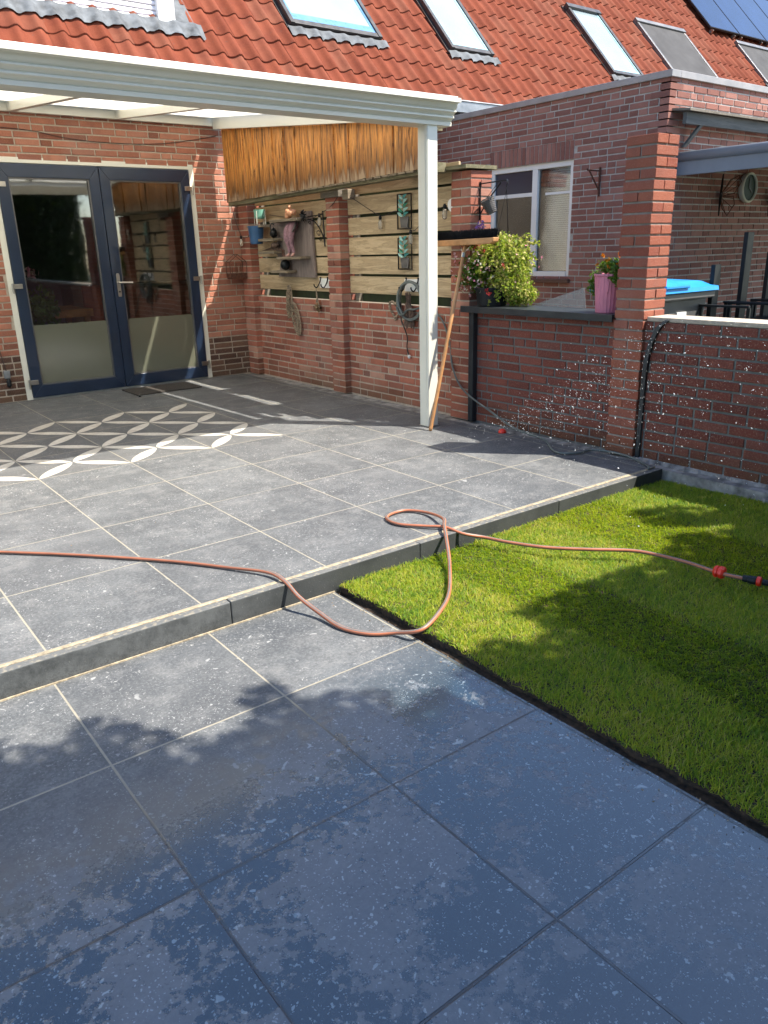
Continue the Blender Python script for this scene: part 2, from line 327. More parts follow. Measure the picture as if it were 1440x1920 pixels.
M['boardwood'] = wood('pinkish_grey_board', [(0.15, 0.115, 0.10), (0.24, 0.19, 0.17), (0.32, 0.26, 0.23)], 2, 14, .3)
M['shelfwood'] = wood('shelf_offcut_wood', [(0.13, 0.10, 0.07), (0.24, 0.19, 0.13), (0.33, 0.27, 0.19)], 1, 18, .3)
M['mosswood'] = wood('mossy_rail_wood', [(0.07, 0.07, 0.03), (0.17, 0.15, 0.08), (0.27, 0.23, 0.14)], 1, 18)
M['beamgrey'] = wood('grey_beam_wood', [(0.05, 0.055, 0.055), (0.10, 0.105, 0.10), (0.15, 0.15, 0.14)], 0, 14)

def leafmat(name, cols, tr=.35, tcol=(0.26, 0.36, 0.015)):
    g = G(name); a = g.attr(); c = g.ramp(a, [(i/(len(cols)-1), q) for i, q in enumerate(cols)])
    t = g.t; g.p(Base_Color=c, Roughness=.5, Specular_IOR_Level=.25)
    tl = t.nodes.new('ShaderNodeBsdfTranslucent'); g.set(tl.inputs[0], g.mix(.6, c, tcol))
    mx = t.nodes.new('ShaderNodeMixShader'); mx.inputs[0].default_value = tr
    t.links.new(g.b.outputs[0], mx.inputs[1]); t.links.new(tl.outputs[0], mx.inputs[2]); t.links.new(mx.outputs[0], g.out.inputs[0]); return g.m
M['grass'] = leafmat('grass_blade', tcol=(0.50, 0.58, 0.01), cols=[(0.022, 0.075, 0.018), (0.06, 0.16, 0.02), (0.20, 0.33, 0.02), (0.42, 0.42, 0.03), (0.48, 0.40, 0.12)], tr=.5)
M['leaf_dark'] = leafmat('dark_leaf', [(0.015, 0.04, 0.012), (0.03, 0.07, 0.018), (0.05, 0.10, 0.025)], tr=.08)
M['leaf_lime'] = leafmat('lime_leaf', [(0.12, 0.20, 0.025), (0.26, 0.34, 0.04), (0.42, 0.42, 0.08), (0.58, 0.46, 0.20)], .4)
M['leaf_green'] = leafmat('green_leaf', [(0.04, 0.10, 0.02), (0.09, 0.18, 0.03), (0.15, 0.24, 0.05)])
M['petal_pink'] = leafmat('pink_petal', [(0.55, 0.13, 0.22), (0.65, 0.35, 0.38), (0.72, 0.5, 0.5)], .25)
M['petal_red'] = leafmat('red_petal', [(0.40, 0.015, 0.02), (0.6, 0.05, 0.06)], .2)
M['petal_orange'] = leafmat('orange_petal', [(0.65, 0.12, 0.01), (0.75, 0.28, 0.02)], .2)
M['petal_white'] = leafmat('white_petal', [(0.6, 0.55, 0.4), (0.75, 0.7, 0.6)], .2)
M['petal_purple'] = leafmat('purple_petal', [(0.16, 0.08, 0.35), (0.4, 0.15, 0.4)], .2)
M['dryflower'] = leafmat('dry_petal', [(0.10, 0.06, 0.03), (0.28, 0.18, 0.10), (0.40, 0.28, 0.18)], .1)
g = G('water_drop'); g.p(Base_Color=(0.93, 0.95, 0.96), Roughness=.15, Specular_IOR_Level=1.0); M['drop'] = g.m

# ------------------------------------------------------------------ mesh tools
class MB:
    def __init__(s): s.v = []; s.f = []; s.r = []; s.T = None; s.n = 0
    def add(s, vs, fs, rnd=None):
        if rnd is None: rnd = random.random()
        if s.T: vs = [s.T(q) for q in vs]
        k = s.n; s.v.extend(vs); s.n += len(vs)
        for f in fs: s.f.append([i+k for i in f]); s.r.append(rnd)
        return s
    def box(s, a, b, rnd=None, M4=None):
        x0, y0, z0 = a; x1, y1, z1 = b
        vs = [(x0, y0, z0), (x1, y0, z0), (x1, y1, z0), (x0, y1, z0), (x0, y0, z1), (x1, y0, z1), (x1, y1, z1), (x0, y1, z1)]
        if M4: vs = [tuple(M4 @ Vector(q)) for q in vs]
        return s.add(vs, [(0, 3, 2, 1), (4, 5, 6, 7), (0, 1, 5, 4), (1, 2, 6, 5), (2, 3, 7, 6), (3, 0, 4, 7)], rnd)
    def prism(s, pts, d, rnd=None):
        """pts: 3-D outline, d: extrusion vector"""
        n = len(pts); vs = [tuple(q) for q in pts]+[tuple(Vector(q)+Vector(d)) for q in pts]
        fs = [list(range(n))[::-1], list(range(n, 2*n))]+[(i, (i+1) % n, n+(i+1) % n, n+i) for i in range(n)]
        return s.add(vs, fs, rnd)
    def tube(s, pts, r, seg=8, caps=True, rnd=None):
        pts = [Vector(q) for q in pts]; n = len(pts)
        rs = r if isinstance(r, (list, tuple)) else [r]*n
        vs = []; prev = None
        for i, q in enumerate(pts):
            t = (pts[min(i+1, n-1)]-pts[max(i-1, 0)])
            if t.length < 1e-9: t = Vector((0, 0, 1))
            t.normalize()
            if prev is None:
                a = Vector((0, 0, 1)) if abs(t.z) < .9 else Vector((1, 0, 0)); u = t.cross(a).normalized()
            else:
                u = prev-t*prev.dot(t); u = u.normalized() if u.length > 1e-6 else t.orthogonal().normalized()
            prev = u; v = t.cross(u)
            for k in range(seg):
                an = 2*math.pi*k/seg; vs.append(tuple(q+(u*math.cos(an)+v*math.sin(an))*rs[i]))
        fs = [(i*seg+k, i*seg+(k+1) % seg, (i+1)*seg+(k+1) % seg, (i+1)*seg+k) for i in range(n-1) for k in range(seg)]
        if caps: fs += [list(range(seg))[::-1], list(range((n-1)*seg, n*seg))]
        return s.add(vs, fs, rnd)
    def lathe(s, c, prof, seg=24, rnd=None, axis=None, rib=0.0, ribn=0):
        """prof: (radius, height) list about c, along axis (default z)"""
        c = Vector(c); Mx = (Vector(axis).to_track_quat('Z', 'Y').to_matrix() if axis else Matrix.Identity(3))
        vs = []
        for (r, h) in prof:
            for k in range(seg):
                an = 2*math.pi*k/seg; rr = r*(1+rib*math.cos(ribn*an)) if rib else r
                vs.append(tuple(c+Mx @ Vector((rr*math.cos(an), rr*math.sin(an), h))))
        n = len(prof)
        fs = [(i*seg+k, i*seg+(k+1) % seg, (i+1)*seg+(k+1) % seg, (i+1)*seg+k) for i in range(n-1) for k in range(seg)]
        fs += [list(range(seg))[::-1], list(range((n-1)*seg, n*seg))]
        return s.add(vs, fs, rnd)
    def ball(s, c, r, seg=10, rings=6, rnd=None):
        if not isinstance(r, tuple): r = (r, r, r)
        vs = [(c[0], c[1], c[2]+r[2])]; fs = []
        for i in range(1, rings):
            th = math.pi*i/rings
            for k in range(seg):
                an = 2*math.pi*k/seg; vs.append((c[0]+r[0]*math.sin(th)*math.cos(an), c[1]+r[1]*math.sin(th)*math.sin(an), c[2]+r[2]*math.cos(th)))
        vs.append((c[0], c[1], c[2]-r[2])); L = len(vs)-1
        for k in range(seg): fs.append((0, 1+k, 1+(k+1) % seg)); fs.append((L, L-seg+(k+1) % seg, L-seg+k))
        for i in range(rings-2):
            for k in range(seg): fs.append((1+i*seg+k, 1+(i+1)*seg+k, 1+(i+1)*seg+(k+1) % seg, 1+i*seg+(k+1) % seg))
        return s.add(vs, fs, rnd)
    def build(s, name, mat, parent=None, smooth=False, bevel=0, **kw):
        return mesh_obj(name, np.array(s.v, float), s.f, s.r, mat, parent, smooth, bevel, **kw)

def org(o):
    v = Vector((0, 0, 0))
    while o is not None: v += o.location; o = o.parent
    return v
def tag(o, label=None, cat=None, group=None, kind=None):
    if label: o['label'] = label
    if cat: o['category'] = cat
    if group: o['group'] = group
    if kind: o['kind'] = kind
    return o
def thing(name, label, cat, loc=(0, 0, 0), group=None):
    o = bpy.data.objects.new(name, None); COL.objects.link(o); o.location = loc; o.empty_display_size = .1
    return tag(o, label, cat, group)
def mesh_obj(name, V, F, Rn, mat, parent=None, smooth=False, bevel=0, label=None, cat=None, group=None, kind=None, keep=False):
    me = bpy.data.meshes.new(name)
    V = np.asarray(V, float)
    if parent is not None: off = np.array(org(parent))
    elif kind == 'structure' or keep: off = np.zeros(3)
    else: off = np.array([(V[:, 0].min()+V[:, 0].max())/2, (V[:, 1].min()+V[:, 1].max())/2, V[:, 2].min()])
    if isinstance(F, np.ndarray):
        k = F.shape[1]; me.vertices.add(len(V)); me.vertices.foreach_set('co', (V-off).astype(np.float32).ravel())
        me.loops.add(F.size); me.loops.foreach_set('vertex_index', F.astype(np.int32).ravel())
        me.polygons.add(len(F)); me.polygons.foreach_set('loop_start', (np.arange(len(F))*k).astype(np.int32))
        me.update(calc_edges=True)
    else:
        me.from_pydata([tuple(q) for q in (V-off)], [], F); me.update()
    at = me.attributes.new('rnd', 'FLOAT', 'FACE'); at.data.foreach_set('value', np.asarray(Rn, np.float32))
    for m_ in (mat if isinstance(mat, list) else [mat]): me.materials.append(M[m_] if isinstance(m_, str) else m_)
    if smooth: me.polygons.foreach_set('use_smooth', np.ones(len(me.polygons), bool))
    o = bpy.data.objects.new(name, me); COL.objects.link(o)
    if parent is not None: o.parent = parent
    else: o.location = tuple(off)
    if bevel:
        b = o.modifiers.new('Bevel', 'BEVEL'); b.width = bevel; b.segments = 2; b.limit_method = 'ANGLE'
    return tag(o, label, cat, group, kind)

def spline(pts, n=8):
    P = [Vector(q) for q in pts]; out = []
    for i in range(len(P)-1):
        a, b, c, d = P[max(i-1, 0)], P[i], P[i+1], P[min(i+2, len(P)-1)]
        for k in range(n):
            t = k/n; out.append(.5*((2*b)+(c-a)*t+(2*a-5*b+4*c-d)*t*t+(-a+3*b-3*c+d)*t**3))
    out.append(P[-1]); return out

def free(iv, holes):
    out = [iv]
    for a, b in holes:
        nx = []
        for p, q in out:
            if b <= p or a >= q: nx.append((p, q)); continue
            if a > p: nx.append((p, a))
            if b < q: nx.append((b, q))
        out = nx
    return out
def brick_face(mb, o, u, n, L, z0, z1, holes=(), course=.0625, bl=.21, j=.013, prot=.006, wild=True, skip=lambda zc: False, only=None):
    """courses of single bricks, standing proud of a mortar plane through o; u along, n outwards"""
    o = Vector(o); u = Vector(u); n = Vector(n); Z = Vector((0, 0, 1))
    nc = int(round((z1-z0)/course))
    for i in range(nc):
        za = z0+i*course+j/2; zb = z0+(i+1)*course-j/2; zc = (za+zb)/2
        if only and not only(zc): continue
        hs = [(a, b) for a, b, c, d in holes if c < zc < d]
        off = random.choice([0, .5, .25, .75])*bl if wild else (0 if i % 2 else (bl+j)/2)
        x = -off; segs = []
        while x < L:
            w_ = bl if (not wild or random.random() < .72) else (bl-j)/2
            segs.append((x, x+w_)); x += w_+j
        for fa, fb in free((0, L), hs):
            for a, b in segs:
                a2, b2 = max(a, fa+.001), min(b, fb-.001)
                if b2-a2 < .03: continue
                p0 = prot+random.uniform(-.0018, .0018); dz = random.uniform(-.0009, .0009); c = .0025
                ja, jb = random.uniform(-.001, .001), random.uniform(-.001, .001)
                A, B, C_, D = a2+ja, b2+jb, za+dz, zb+dz
                def P(s_, t_, d_): return tuple(o+u*s_+Z*t_+n*d_)
                vs = [P(A, C_, -.01), P(B, C_, -.01), P(B, D, -.01), P(A, D, -.01), P(A, C_, p0-c), P(B, C_, p0-c), P(B, D, p0-c), P(A, D, p0-c),
                      P(A+c, C_+c, p0), P(B-c, C_+c, p0), P(B-c, D-c, p0), P(A+c, D-c, p0)]
                fs = [(8, 9, 10, 11)]+[(q, (q+1) % 4, 4+(q+1) % 4, 4+q) for q in range(4)]+[(4+q, 4+(q+1) % 4, 8+(q+1) % 4, 8+q) for q in range(4)]
                mb.add(vs, fs, random.random())
def slab(mb, o, u, n, L, z0, z1, th, holes=()):
    """solid wall behind the brick face, with rectangular openings"""
    us = sorted({0, L} | {q for h in holes for q in h[:2] if 0 < q < L}); zs = sorted({z0, z1} | {q for h in holes for q in h[2:] if z0 < q < z1})
    o = Vector(o); u = Vector(u); n = Vector(n)
    for a, b in zip(us, us[1:]):
        for c, d in zip(zs, zs[1:]):
            m1, m2 = (a+b)/2, (c+d)/2
            if any(h[0] < m1 < h[1] and h[2] < m2 < h[3] for h in holes): continue
            P = [o+u*a, o+u*b, o+u*b-n*th, o+u*a-n*th]
            mb.prism([(q.x, q.y, c) for q in P], (0, 0, d-c))
def pillar(mb, mm, x0, y0, w, z0, z1, course=.0625):
    """free-standing pillar, two bricks to a course, turned each course"""
    mm.box((x0+.007, y0+.007, z0), (x0+w-.007, y0+w-.007, z1-.008))
    n = int(round((z1-z0)/course)); j = .006
    for i in range(n):
        za, zb = z0+i*course+j, z0+(i+1)*course-j
        for k in (0, 1):
            a = k*(w+.006)/2; b = a+(w-.006)/2
            jx = random.uniform(-.003, .003); jy = random.uniform(-.003, .003); r_ = random.uniform(-.012, .012)
            lo, hi = (a, b); bx = ((x0, y0+lo, za), (x0+w, y0+hi, zb)) if i % 2 else ((x0+lo, y0, za), (x0+hi, y0+w, zb))
            cen = Vector(((bx[0][0]+bx[1][0])/2+jx, (bx[0][1]+bx[1][1])/2+jy, 0))
            m4 = Matrix.Translation(cen) @ Matrix.Rotation(r_, 4, 'Z') @ Matrix.Translation(-cen+Vector((jx, jy, 0)))
            mb.box(bx[0], bx[1], None, m4)

def leaves(C_, size, squash=1.0, seed=0, rnd=None, droop=0.0):
    """one folded leaf per centre: 2 quads; returns V, F, R"""
    rg = np.random.default_rng(seed); n = len(C_); C_ = np.asarray(C_, float)
    d = rg.normal(size=(n, 3)); d[:, 2] = d[:, 2]*squash-droop; d /= np.linalg.norm(d, axis=1)[:, None]
    e = rg.normal(size=(n, 3)); e -= d*(e*d).sum(1)[:, None]; e /= np.linalg.norm(e, axis=1)[:, None]; f = np.cross(d, e)
    s = size*rg.uniform(.6, 1.3, n)[:, None]
    a = C_-d*s*.5; b = C_+d*s*.5; m = C_+f*s*.06
    l = C_+e*s*.28+f*s*.12; r = C_-e*s*.28+f*s*.12
    V = np.stack([a, l, b, m, r], 1).reshape(-1, 3); k = np.arange(n)[:, None]*5
    F = np.concatenate([k+np.array([0, 1, 2, 3]), k+np.array([0, 3, 2, 4])], 0)
    rr = rg.random(n) if rnd is None else rnd
    return V, F, np.concatenate([rr, rr])
def leaf_obj(name, C_, size, mat, parent=None, seed=0, rnd=None, droop=0., squash=1., **kw):
    V, F, rr = leaves(C_, size, squash, seed, rnd, droop); return mesh_obj(name, V, F, rr, mat, parent, **kw)
# ------------------------------------------------------------------ ground
X3, Y3, Z3 = Vector((1, 0, 0)), Vector((0, 1, 0)), Vector((0, 0, 1))
b = MB(); b.box((-60, -60, -.5), (80, 80, -.165)); b.build('ground', 'terra', kind='structure')
b = MB(); b.box((-6, -6, -.16), (3.3, -.05, -.112)); b.build('soil_bed', 'soil', kind='structure')
b = MB(); b.box((-5, 0, -.16), (3.08, 5.56, 0)); b.build('upper_patio', 'tile', kind='structure')
b = MB(); b.box((-5, -5.5, -.16), (.598, -.062, -.103)); b.build('lower_patio', 'tile', kind='structure')
b = MB(); b.box((-5, -.018, -.01), (3.0, .0015, -.0015)); b.build('sand_joint', 'sand', kind='structure')
b = MB(); b.box((-5, -.068, -.16), (.6, -.061, -.098)); b.build('sand_joint', 'sand', kind='structure')
b = MB(); b.box((3.08, -4, -.16), (3.24, 5.5, -.012)); b.build('gravel_strip', 'concrete', kind='structure')
kr = thing('kerb', 'long dark stone kerb edging the raised patio above the lawn', 'kerb', (0, -.04, -.1))
x = -4.9
while x < 3.0:
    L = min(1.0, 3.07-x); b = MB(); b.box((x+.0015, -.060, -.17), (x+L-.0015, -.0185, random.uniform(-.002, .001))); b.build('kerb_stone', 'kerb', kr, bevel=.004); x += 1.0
    if abs(x-.1) < .02: x = .1

# ------------------------------------------------------------------ lawn
RG = np.random.default_rng(3)
def lawn_z(x, y): return -.080+.006*np.sin(x*3.1+y*1.7)+.005*np.sin(y*5.3-x*2.2)
nx, ny = 90, 110; gx = np.linspace(632e-3, 3.13, nx); gy = np.linspace(-4.0, -.078, ny)
GX, GY = np.meshgrid(gx, gy); 
edge = .018*np.sin(GY*13)+.012*np.sin(GY*37+1); edge = edge*.35+RG.normal(0, .006, GX.shape); GX = np.where(GX < .637, GX+edge*.7, GX)
V = np.stack([GX, GY, lawn_z(GX, GY)+RG.normal(0, .002, GX.shape)], -1).reshape(-1, 3)
idx = np.arange(nx*ny).reshape(ny, nx); F = np.stack([idx[:-1, :-1], idx[:-1, 1:], idx[1:, 1:], idx[1:, :-1]], -1).reshape(-1, 4)
ei = idx[:, 0]; Vb = V[ei].copy(); Vb[:, 2] = -.125; Vb[:, 0] += .01; k = len(V)
Fe = np.array([[ei[i], ei[i+1], k+i+1, k+i] for i in range(ny-1)])
V = np.concatenate([V, Vb]); F = np.concatenate([F, Fe])
mesh_obj('turf_soil', V, F, np.zeros(len(F)), 'soil', kind='structure')
def grass_blades(n, x0, x1, y0, y1, seed):
    rg = np.random.default_rng(seed)
    x = rg.uniform(x0, x1, n); y = rg.uniform(y0, y1, n)
    e = .35*(.018*np.sin(y*13)+.012*np.sin(y*37+1)); keep = x > .626+e*.7+rg.normal(0, .004, n); x = x[keep]; y = y[keep]; n = len(x)
    # strips of turf, rolled out in different directions
    xb = x+.05*np.sin(y*1.3)-(y+.7)*.04; strip = (xb > 1.03).astype(int)+(xb > 1.42)+(xb > 1.93)+(xb > 2.42)
    lean = np.where(strip % 2 == 0, 1.0, -1.0); tone = np.array([.05, -.09, .07, -.05, .05])[strip]
    az = rg.normal(0, 1.0, n)+np.where(lean > 0, R(30), R(210)); tilt = np.abs(rg.normal(.80, .30, n))
    h = rg.uniform(.016, .036, n); wd = rg.uniform(.0009, .0017, n)
    z = lawn_z(x, y)-.004
    dx, dy = np.cos(az), np.sin(az); px, py = -dy, dx
    tw = rg.normal(0, .5, n); px, py = px*np.cos(tw)-py*np.sin(tw), px*np.sin(tw)+py*np.cos(tw)
    def pt(t, s, hz): return np.stack([x+dx*h*t+px*wd*s, y+dy*h*t+py*wd*s, z+h*hz], -1)
    a, c = np.sin(tilt)*.32, np.cos(tilt)*.55; a2, c2 = np.sin(np.minimum(tilt*1.35, 1.5)), np.cos(np.minimum(tilt*1.2, 1.4))*.92
    V = np.stack([pt(0, -1, 0), pt(0, 1, 0), pt(a, 1, c), pt(a, -1, c), pt(a2, .25, c2), pt(a2, -.25, c2)], 1).reshape(-1, 3)
    k = np.arange(n)[:, None]*6; F = np.concatenate([k+np.array([0, 1, 2, 3]), k+np.array([3, 2, 4, 5])], 0)
    patch = .5+.5*np.sin(x*4.3+1.3*np.sin(y*5))*np.sin(y*3.7+x)
    rr = np.clip(.43+tone+rg.normal(0, .17, n)+.10*np.sin(x*23+3*np.sin(y*17))*np.sin(y*27)+.16*patch+(rg.random(n) < .05)*.5, 0, 1)
    return V, F, np.concatenate([rr, rr])
V1, F1, r1 = grass_blades(240000, .61, 3.1, -2.3, -.07, 5)
V2, F2, r2_ = grass_blades(60000, .61, 3.1, -4.0, -2.3, 6)
mesh_obj('lawn_grass', np.concatenate([V1, V2]), np.concatenate([F1, F2+len(V1)]), np.concatenate([r1, r2_]), 'grass', label='bright green freshly laid turf lawn beside the patio', cat='lawn', kind='stuff')

# ------------------------------------------------------------------ terraced house
HY = 5.5
house = thing('terraced_house', 'long red brick house with orange tiled roof and navy patio doors', 'house', (1.7, HY, 0))
DX0, DX1, DZ1 = .70, 2.69, 2.215
hb = MB(); hd = MB(); hm = MB()
H0 = (-4.0, HY, 0); holes = [(DX0+4, DX1+4, -1, DZ1)]
brick_face(hb, H0, X3, -Y3, 7.24, 0, 2.75, holes, only=lambda z: z > .44)
brick_face(hd, H0, X3, -Y3, 7.24, 0, 2.75, holes, only=lambda z: z <= .44)
brick_face(hb, (3.5, HY, 0), X3, -Y3, 4.0, 2.125, 3.0, ())
slab(hm, H0, X3, -Y3, 7.24, -.15, 3.05, .10, holes); slab(hm, (3.24, HY, 0), X3, -Y3, 20, -.15, 3.05, .10)
wm = hm.build('wall', 'mortar', house)
hb.build('brickwork', 'brick_house', wm); hd.build('plinth_brickwork', 'brick_dark', wm)
# dim living room behind the doors
b = MB(); rm = [((-.6, 5.62, -.02), (4.2, 9, 0.0)), ((-.6, 9, 0), (4.2, 9.1, 2.7)), ((-.7, 5.62, 0), (-.6, 9, 2.7)), ((4.2, 5.62, 0), (4.3, 9, 2.7)), ((-.6, 5.62, 2.6), (4.2, 9, 2.7))]
for a, c in rm[1:]: b.box(a, c)
b.build('room_wall', 'room', house); b = MB(); b.box(*rm[0]); b.build('room_floor', 'roomfloor', house)
# door frame
b = MB(); fy0, fy1 = HY-.006, HY+.07
b.box((DX0, fy0, 0), (DX0+.055, fy1, DZ1)); b.box((DX1-.055, fy0, 0), (DX1, fy1, DZ1)); b.box((DX0+.055, fy0, DZ1-.05), (DX1-.055, fy1, DZ1)); b.box((DX0+.055, fy0+.01, -.01), (DX1-.055, fy1, .012))
b.build('door_frame', 'cream', house, bevel=.003)
def leaf_door(x0, x1, handle, hs):
    z0, z1 = .018, DZ1-.055; st = .098; bt = .118; y0, y1 = HY-.022, HY+.05
    b = MB(); gx0, gx1, gz0, gz1 = x0+st, x1-st, z0+bt, z1-st-.02
    def fr(a, c, e, f, ya, yb):     # mitred ring
        for P in ([(a[0], a[1]), (c[0], a[1]), (e[0]+(f[0]-e[0]), e[1]), (e[0], e[1])],): pass
    ox = [(x0, z0), (x1, z0), (x1, z1), (x0, z1)]; ix = [(gx0, gz0), (gx1, gz0), (gx1, gz1), (gx0, gz1)]
    for k in range(4):
        q = (k+1) % 4; g_ = .0006
        P = [ox[k], ox[q], ix[q], ix[k]]; cx = sum(p[0] for p in P)/4; cz = sum(p[1] for p in P)/4
        P = [(cx+(p[0]-cx)*(1-g_), cz+(p[1]-cz)*(1-g_)) for p in P]
        b.prism([(p[0], y0, p[1]) for p in P], (0, y1-y0, 0), .5)
    d = b.build('glazed_door', 'navy', house, bevel=.004)
    b = MB(); t = .012
    for a, c in (((gx0, y0+.012, gz0), (gx0+t, y1-.01, gz1)), ((gx1-t, y0+.012, gz0), (gx1, y1-.01, gz1)), ((gx0+t, y0+.012, gz0), (gx1-t, y1-.01, gz0+t)), ((gx0+t, y0+.012, gz1-t), (gx1-t, y1-.01, gz1))): b.box(a, c)
    b.build('glazing_bead', 'grey_metal', d)
    b = MB(); b.box((gx0+t, y0+.03, gz0+t), (gx1-t, y0+.036, gz1-t)); b.build('pane', 'glass', d)
    b = MB(); b.box((gx0+t, y0+.025, gz0+t), (gx1-t, y0+.0285, .71)); b.build('privacy_film', 'film', d)
    for hz in (.17, 1.08, 1.98):
        hx = x0 if hs < 0 else x1
        b = MB(); b.box((min(hx-hs*.065, hx+hs*.03), y0-.016, hz-.022), (max(hx-hs*.065, hx+hs*.03), y0-.001, hz+.022))
        b.tube([(hx+hs*.022, y0-.012, hz-.062), (hx+hs*.022, y0-.012, hz+.03)], .009, 10); b.build('hinge', 'steel', d, bevel=.002)
    if handle:
        hx = x0+.052; b = MB(); pl = [(hx-.015, 0, .935), (hx+.015, 0, .935), (hx+.018, 0, .95), (hx+.018, 0, 1.15), (hx+.010, 0, 1.165), (hx-.010, 0, 1.165), (hx-.018, 0, 1.15), (hx-.018, 0, .95)]
        b.prism([(p[0], y0-.010, p[2]) for p in pl], (0, .009, 0)); b.tube([(hx, y0-.005, 1.075), (hx, y0-.05, 1.075), (hx+.012, y0-.058, 1.075), (hx+.13, y0-.058, 1.07)], .0095, 10)
        b.build('handle', 'steel', d, bevel=.002)
        b = MB(); b.tube([(hx, y0-.012, .985), (hx, y0-.003, .985)], .009, 12); b.build('keyhole', 'black_plastic', d)
mid = 1.692
leaf_door(DX0+.058, mid-.003, False, -1); leaf_door(mid+.003, DX1-.058, True, 1)
b = MB(); b.box((mid-.012, HY+.052, .02), (mid+.012, HY+.065, DZ1-.06)); b.build('door_seal', 'black_plastic', house)
# roof
RA = R(48); RY0, RZ0 = 5.33, 3.07; rc, rs_ = math.cos(RA), math.sin(RA)
def RT(q): x, s, h = q; return (x, RY0+s*rc-h*rs_, RZ0+s*rs_+h*rc)
PW = .20; RO = .332
def wave(t): return .046*(.5-.5*math.cos(2*math.pi*(t % 1)**1.5))**1.25
def roof_tiles():
    V = []; F = []; Rn = []; nsub = 9; x0, x1 = -3.0, 25.0; nt_ = int((x1-x0)/PW)
    wv = [wave(k/nsub) for k in range(nsub+1)]; rg = random.Random(4)
    for r in range(20):
        s0 = r*RO-.10; s1 = s0+RO+.06
        if s0 > 4.2: 
            pass
        for i in range(nt_):
            xa = x0+i*PW; k = len(V); rn = rg.random(); ds = rg.uniform(-.004, .004); dh = rg.uniform(-.002, .003)
            for s_, hb_ in ((s0+ds, 0), (s0+ds, .021), (s0+ds+.006, .0255), (s1, .006)):
                for j in range(nsub+1):
                    V.append(RT((xa+PW*j/nsub, s_, wv[j]+hb_+dh)))
            m = nsub+1
            for q in range(3):
                for j in range(nsub): F.append((k+q*m+j, k+q*m+j+1, k+(q+1)*m+j+1, k+(q+1)*m+j)); Rn.append(rn)
    return np.array(V), np.array(F), Rn
V, F, Rn = roof_tiles(); roof = mesh_obj('roof', V, F, Rn, 'rooftile', house, smooth=False)
b = MB(); b.T = RT; b.box((-3, -.05, -.06), (25, 6.8, -.01)); b.build('roof_deck', 'dark_metal', roof)
b = MB(); pr = [(.0, -.13), (.0, -.005), (.008, -.005), (.008, -.12), (.10, -.12), (.10, -.01), (.108, -.01), (.108, -.13)]
pr = [(5.205+p[0], 3.055+p[1]) for p in pr]; b.prism([(-3, p[0], p[1]) for p in pr], (27, 0, 0)); b.tube([(-3, 5.205, 3.052), (24, 5.205, 3.052)], .011, 8); b.build('eaves_gutter', 'zinc', house)
b = MB(); b.box((-3, 5.33, 2.86), (24, 5.36, 3.06)); b.box((-3, 5.36, 2.86), (24, 5.5, 2.88)); b.build('eaves_board', 'dark_metal', house)
b = MB(); b.box((7.55, 5.40, 2.55), (10, 5.499, 2.86)); b.build('white_panel', 'white', house)
b = MB(); b.box((7.46, 5.38, 2.4), (7.54, 5.499, 2.86)); b.build('dark_post', 'black_iron', house)
def flashing(parent, x0, x1, s0, s1):
    V = []; F = []; n = int((x1-x0)/.02)
    for j, s_ in enumerate((s0, (s0+s1)/2, s1)):
        for i in range(n+1):
            x = x0+(x1-x0)*i/n; jag = (.018*math.sin(x*31.4)+.008*math.sin(x*71)) if j == 0 else 0
            V.append(RT((x, s_+jag, wave((x+3)/PW)*(1-.35*j)+.040+.012*j)))
    m = n+1
    for j in range(2):
        for i in range(n): F.append((j*m+i, j*m+i+1, (j+1)*m+i+1, (j+1)*m+i))
    mesh_obj('flashing', V, F, [0.5]*len(F), 'lead', parent, smooth=True)
def skylight(x0, x1, s0, s1, style):
    fm = 'dark_metal' if style in ('blind', 'glass') else 'grey_metal'
    b = MB(); b.T = RT; t = .055; h = .105
    b.box((x0-.03, s0-.02, 0), (x1+.03, s1+.02, .045)); fl = b.build('skylight', 'dark_metal', house)
    b = MB(); b.T = RT
    for a, c in (((x0, s0, .04), (x0+t, s1, h)), ((x1-t, s0, .04), (x1, s1, h)), ((x0+t, s0, .04), (x1-t, s0+t*1.3, h-.008)), ((x0-.01, s1-t*1.6, .04), (x1+.01, s1, h+.02))): b.box(a, c)
    b.build('frame', fm, fl, bevel=.004)
    b = MB(); b.T = RT
    if style == 'screen': b.box((x0+t, s0+t*1.3, .09), (x1-t, s1-t*1.6, .097)); b.build('sunscreen', 'screen', fl)
    else:
        b.box((x0+t, s0+t*1.3, .075), (x1-t, s1-t*1.6, .083)); b.build('pane', 'skyglass', fl)
        b = MB(); b.T = RT; t2 = .035; c_ = (x0+t, x1-t, s0+t*1.3, s1-t*1.6)
        mt = 'blue_inner' if style == 'blind' else 'aqua_inner'
        for a, c in (((c_[0], c_[2], .084), (c_[0]+t2, c_[3], .087)), ((c_[1]-t2, c_[2], .084), (c_[1], c_[3], .087)), ((c_[0]+t2, c_[2], .084), (c_[1]-t2, c_[2]+(.11 if style == 'blind' else .05), .087))): b.box(a, c)
        b.build('glass_border', mt, fl)
    flashing(fl, x0-.04, x1+.06, s0-.14, s0-.015)

skylight(4.20, 5.50, .86, 2.05, 'blind'); skylight(6.66, 7.44, .90, 2.2, 'glass'); skylight(10.1, 10.92, .97, 2.52, 'glass')
skylight(11.98, 13.45, 1.28, 2.58, 'screen'); skylight(15.35, 16.9, 1.5, 2.65, 'screen')
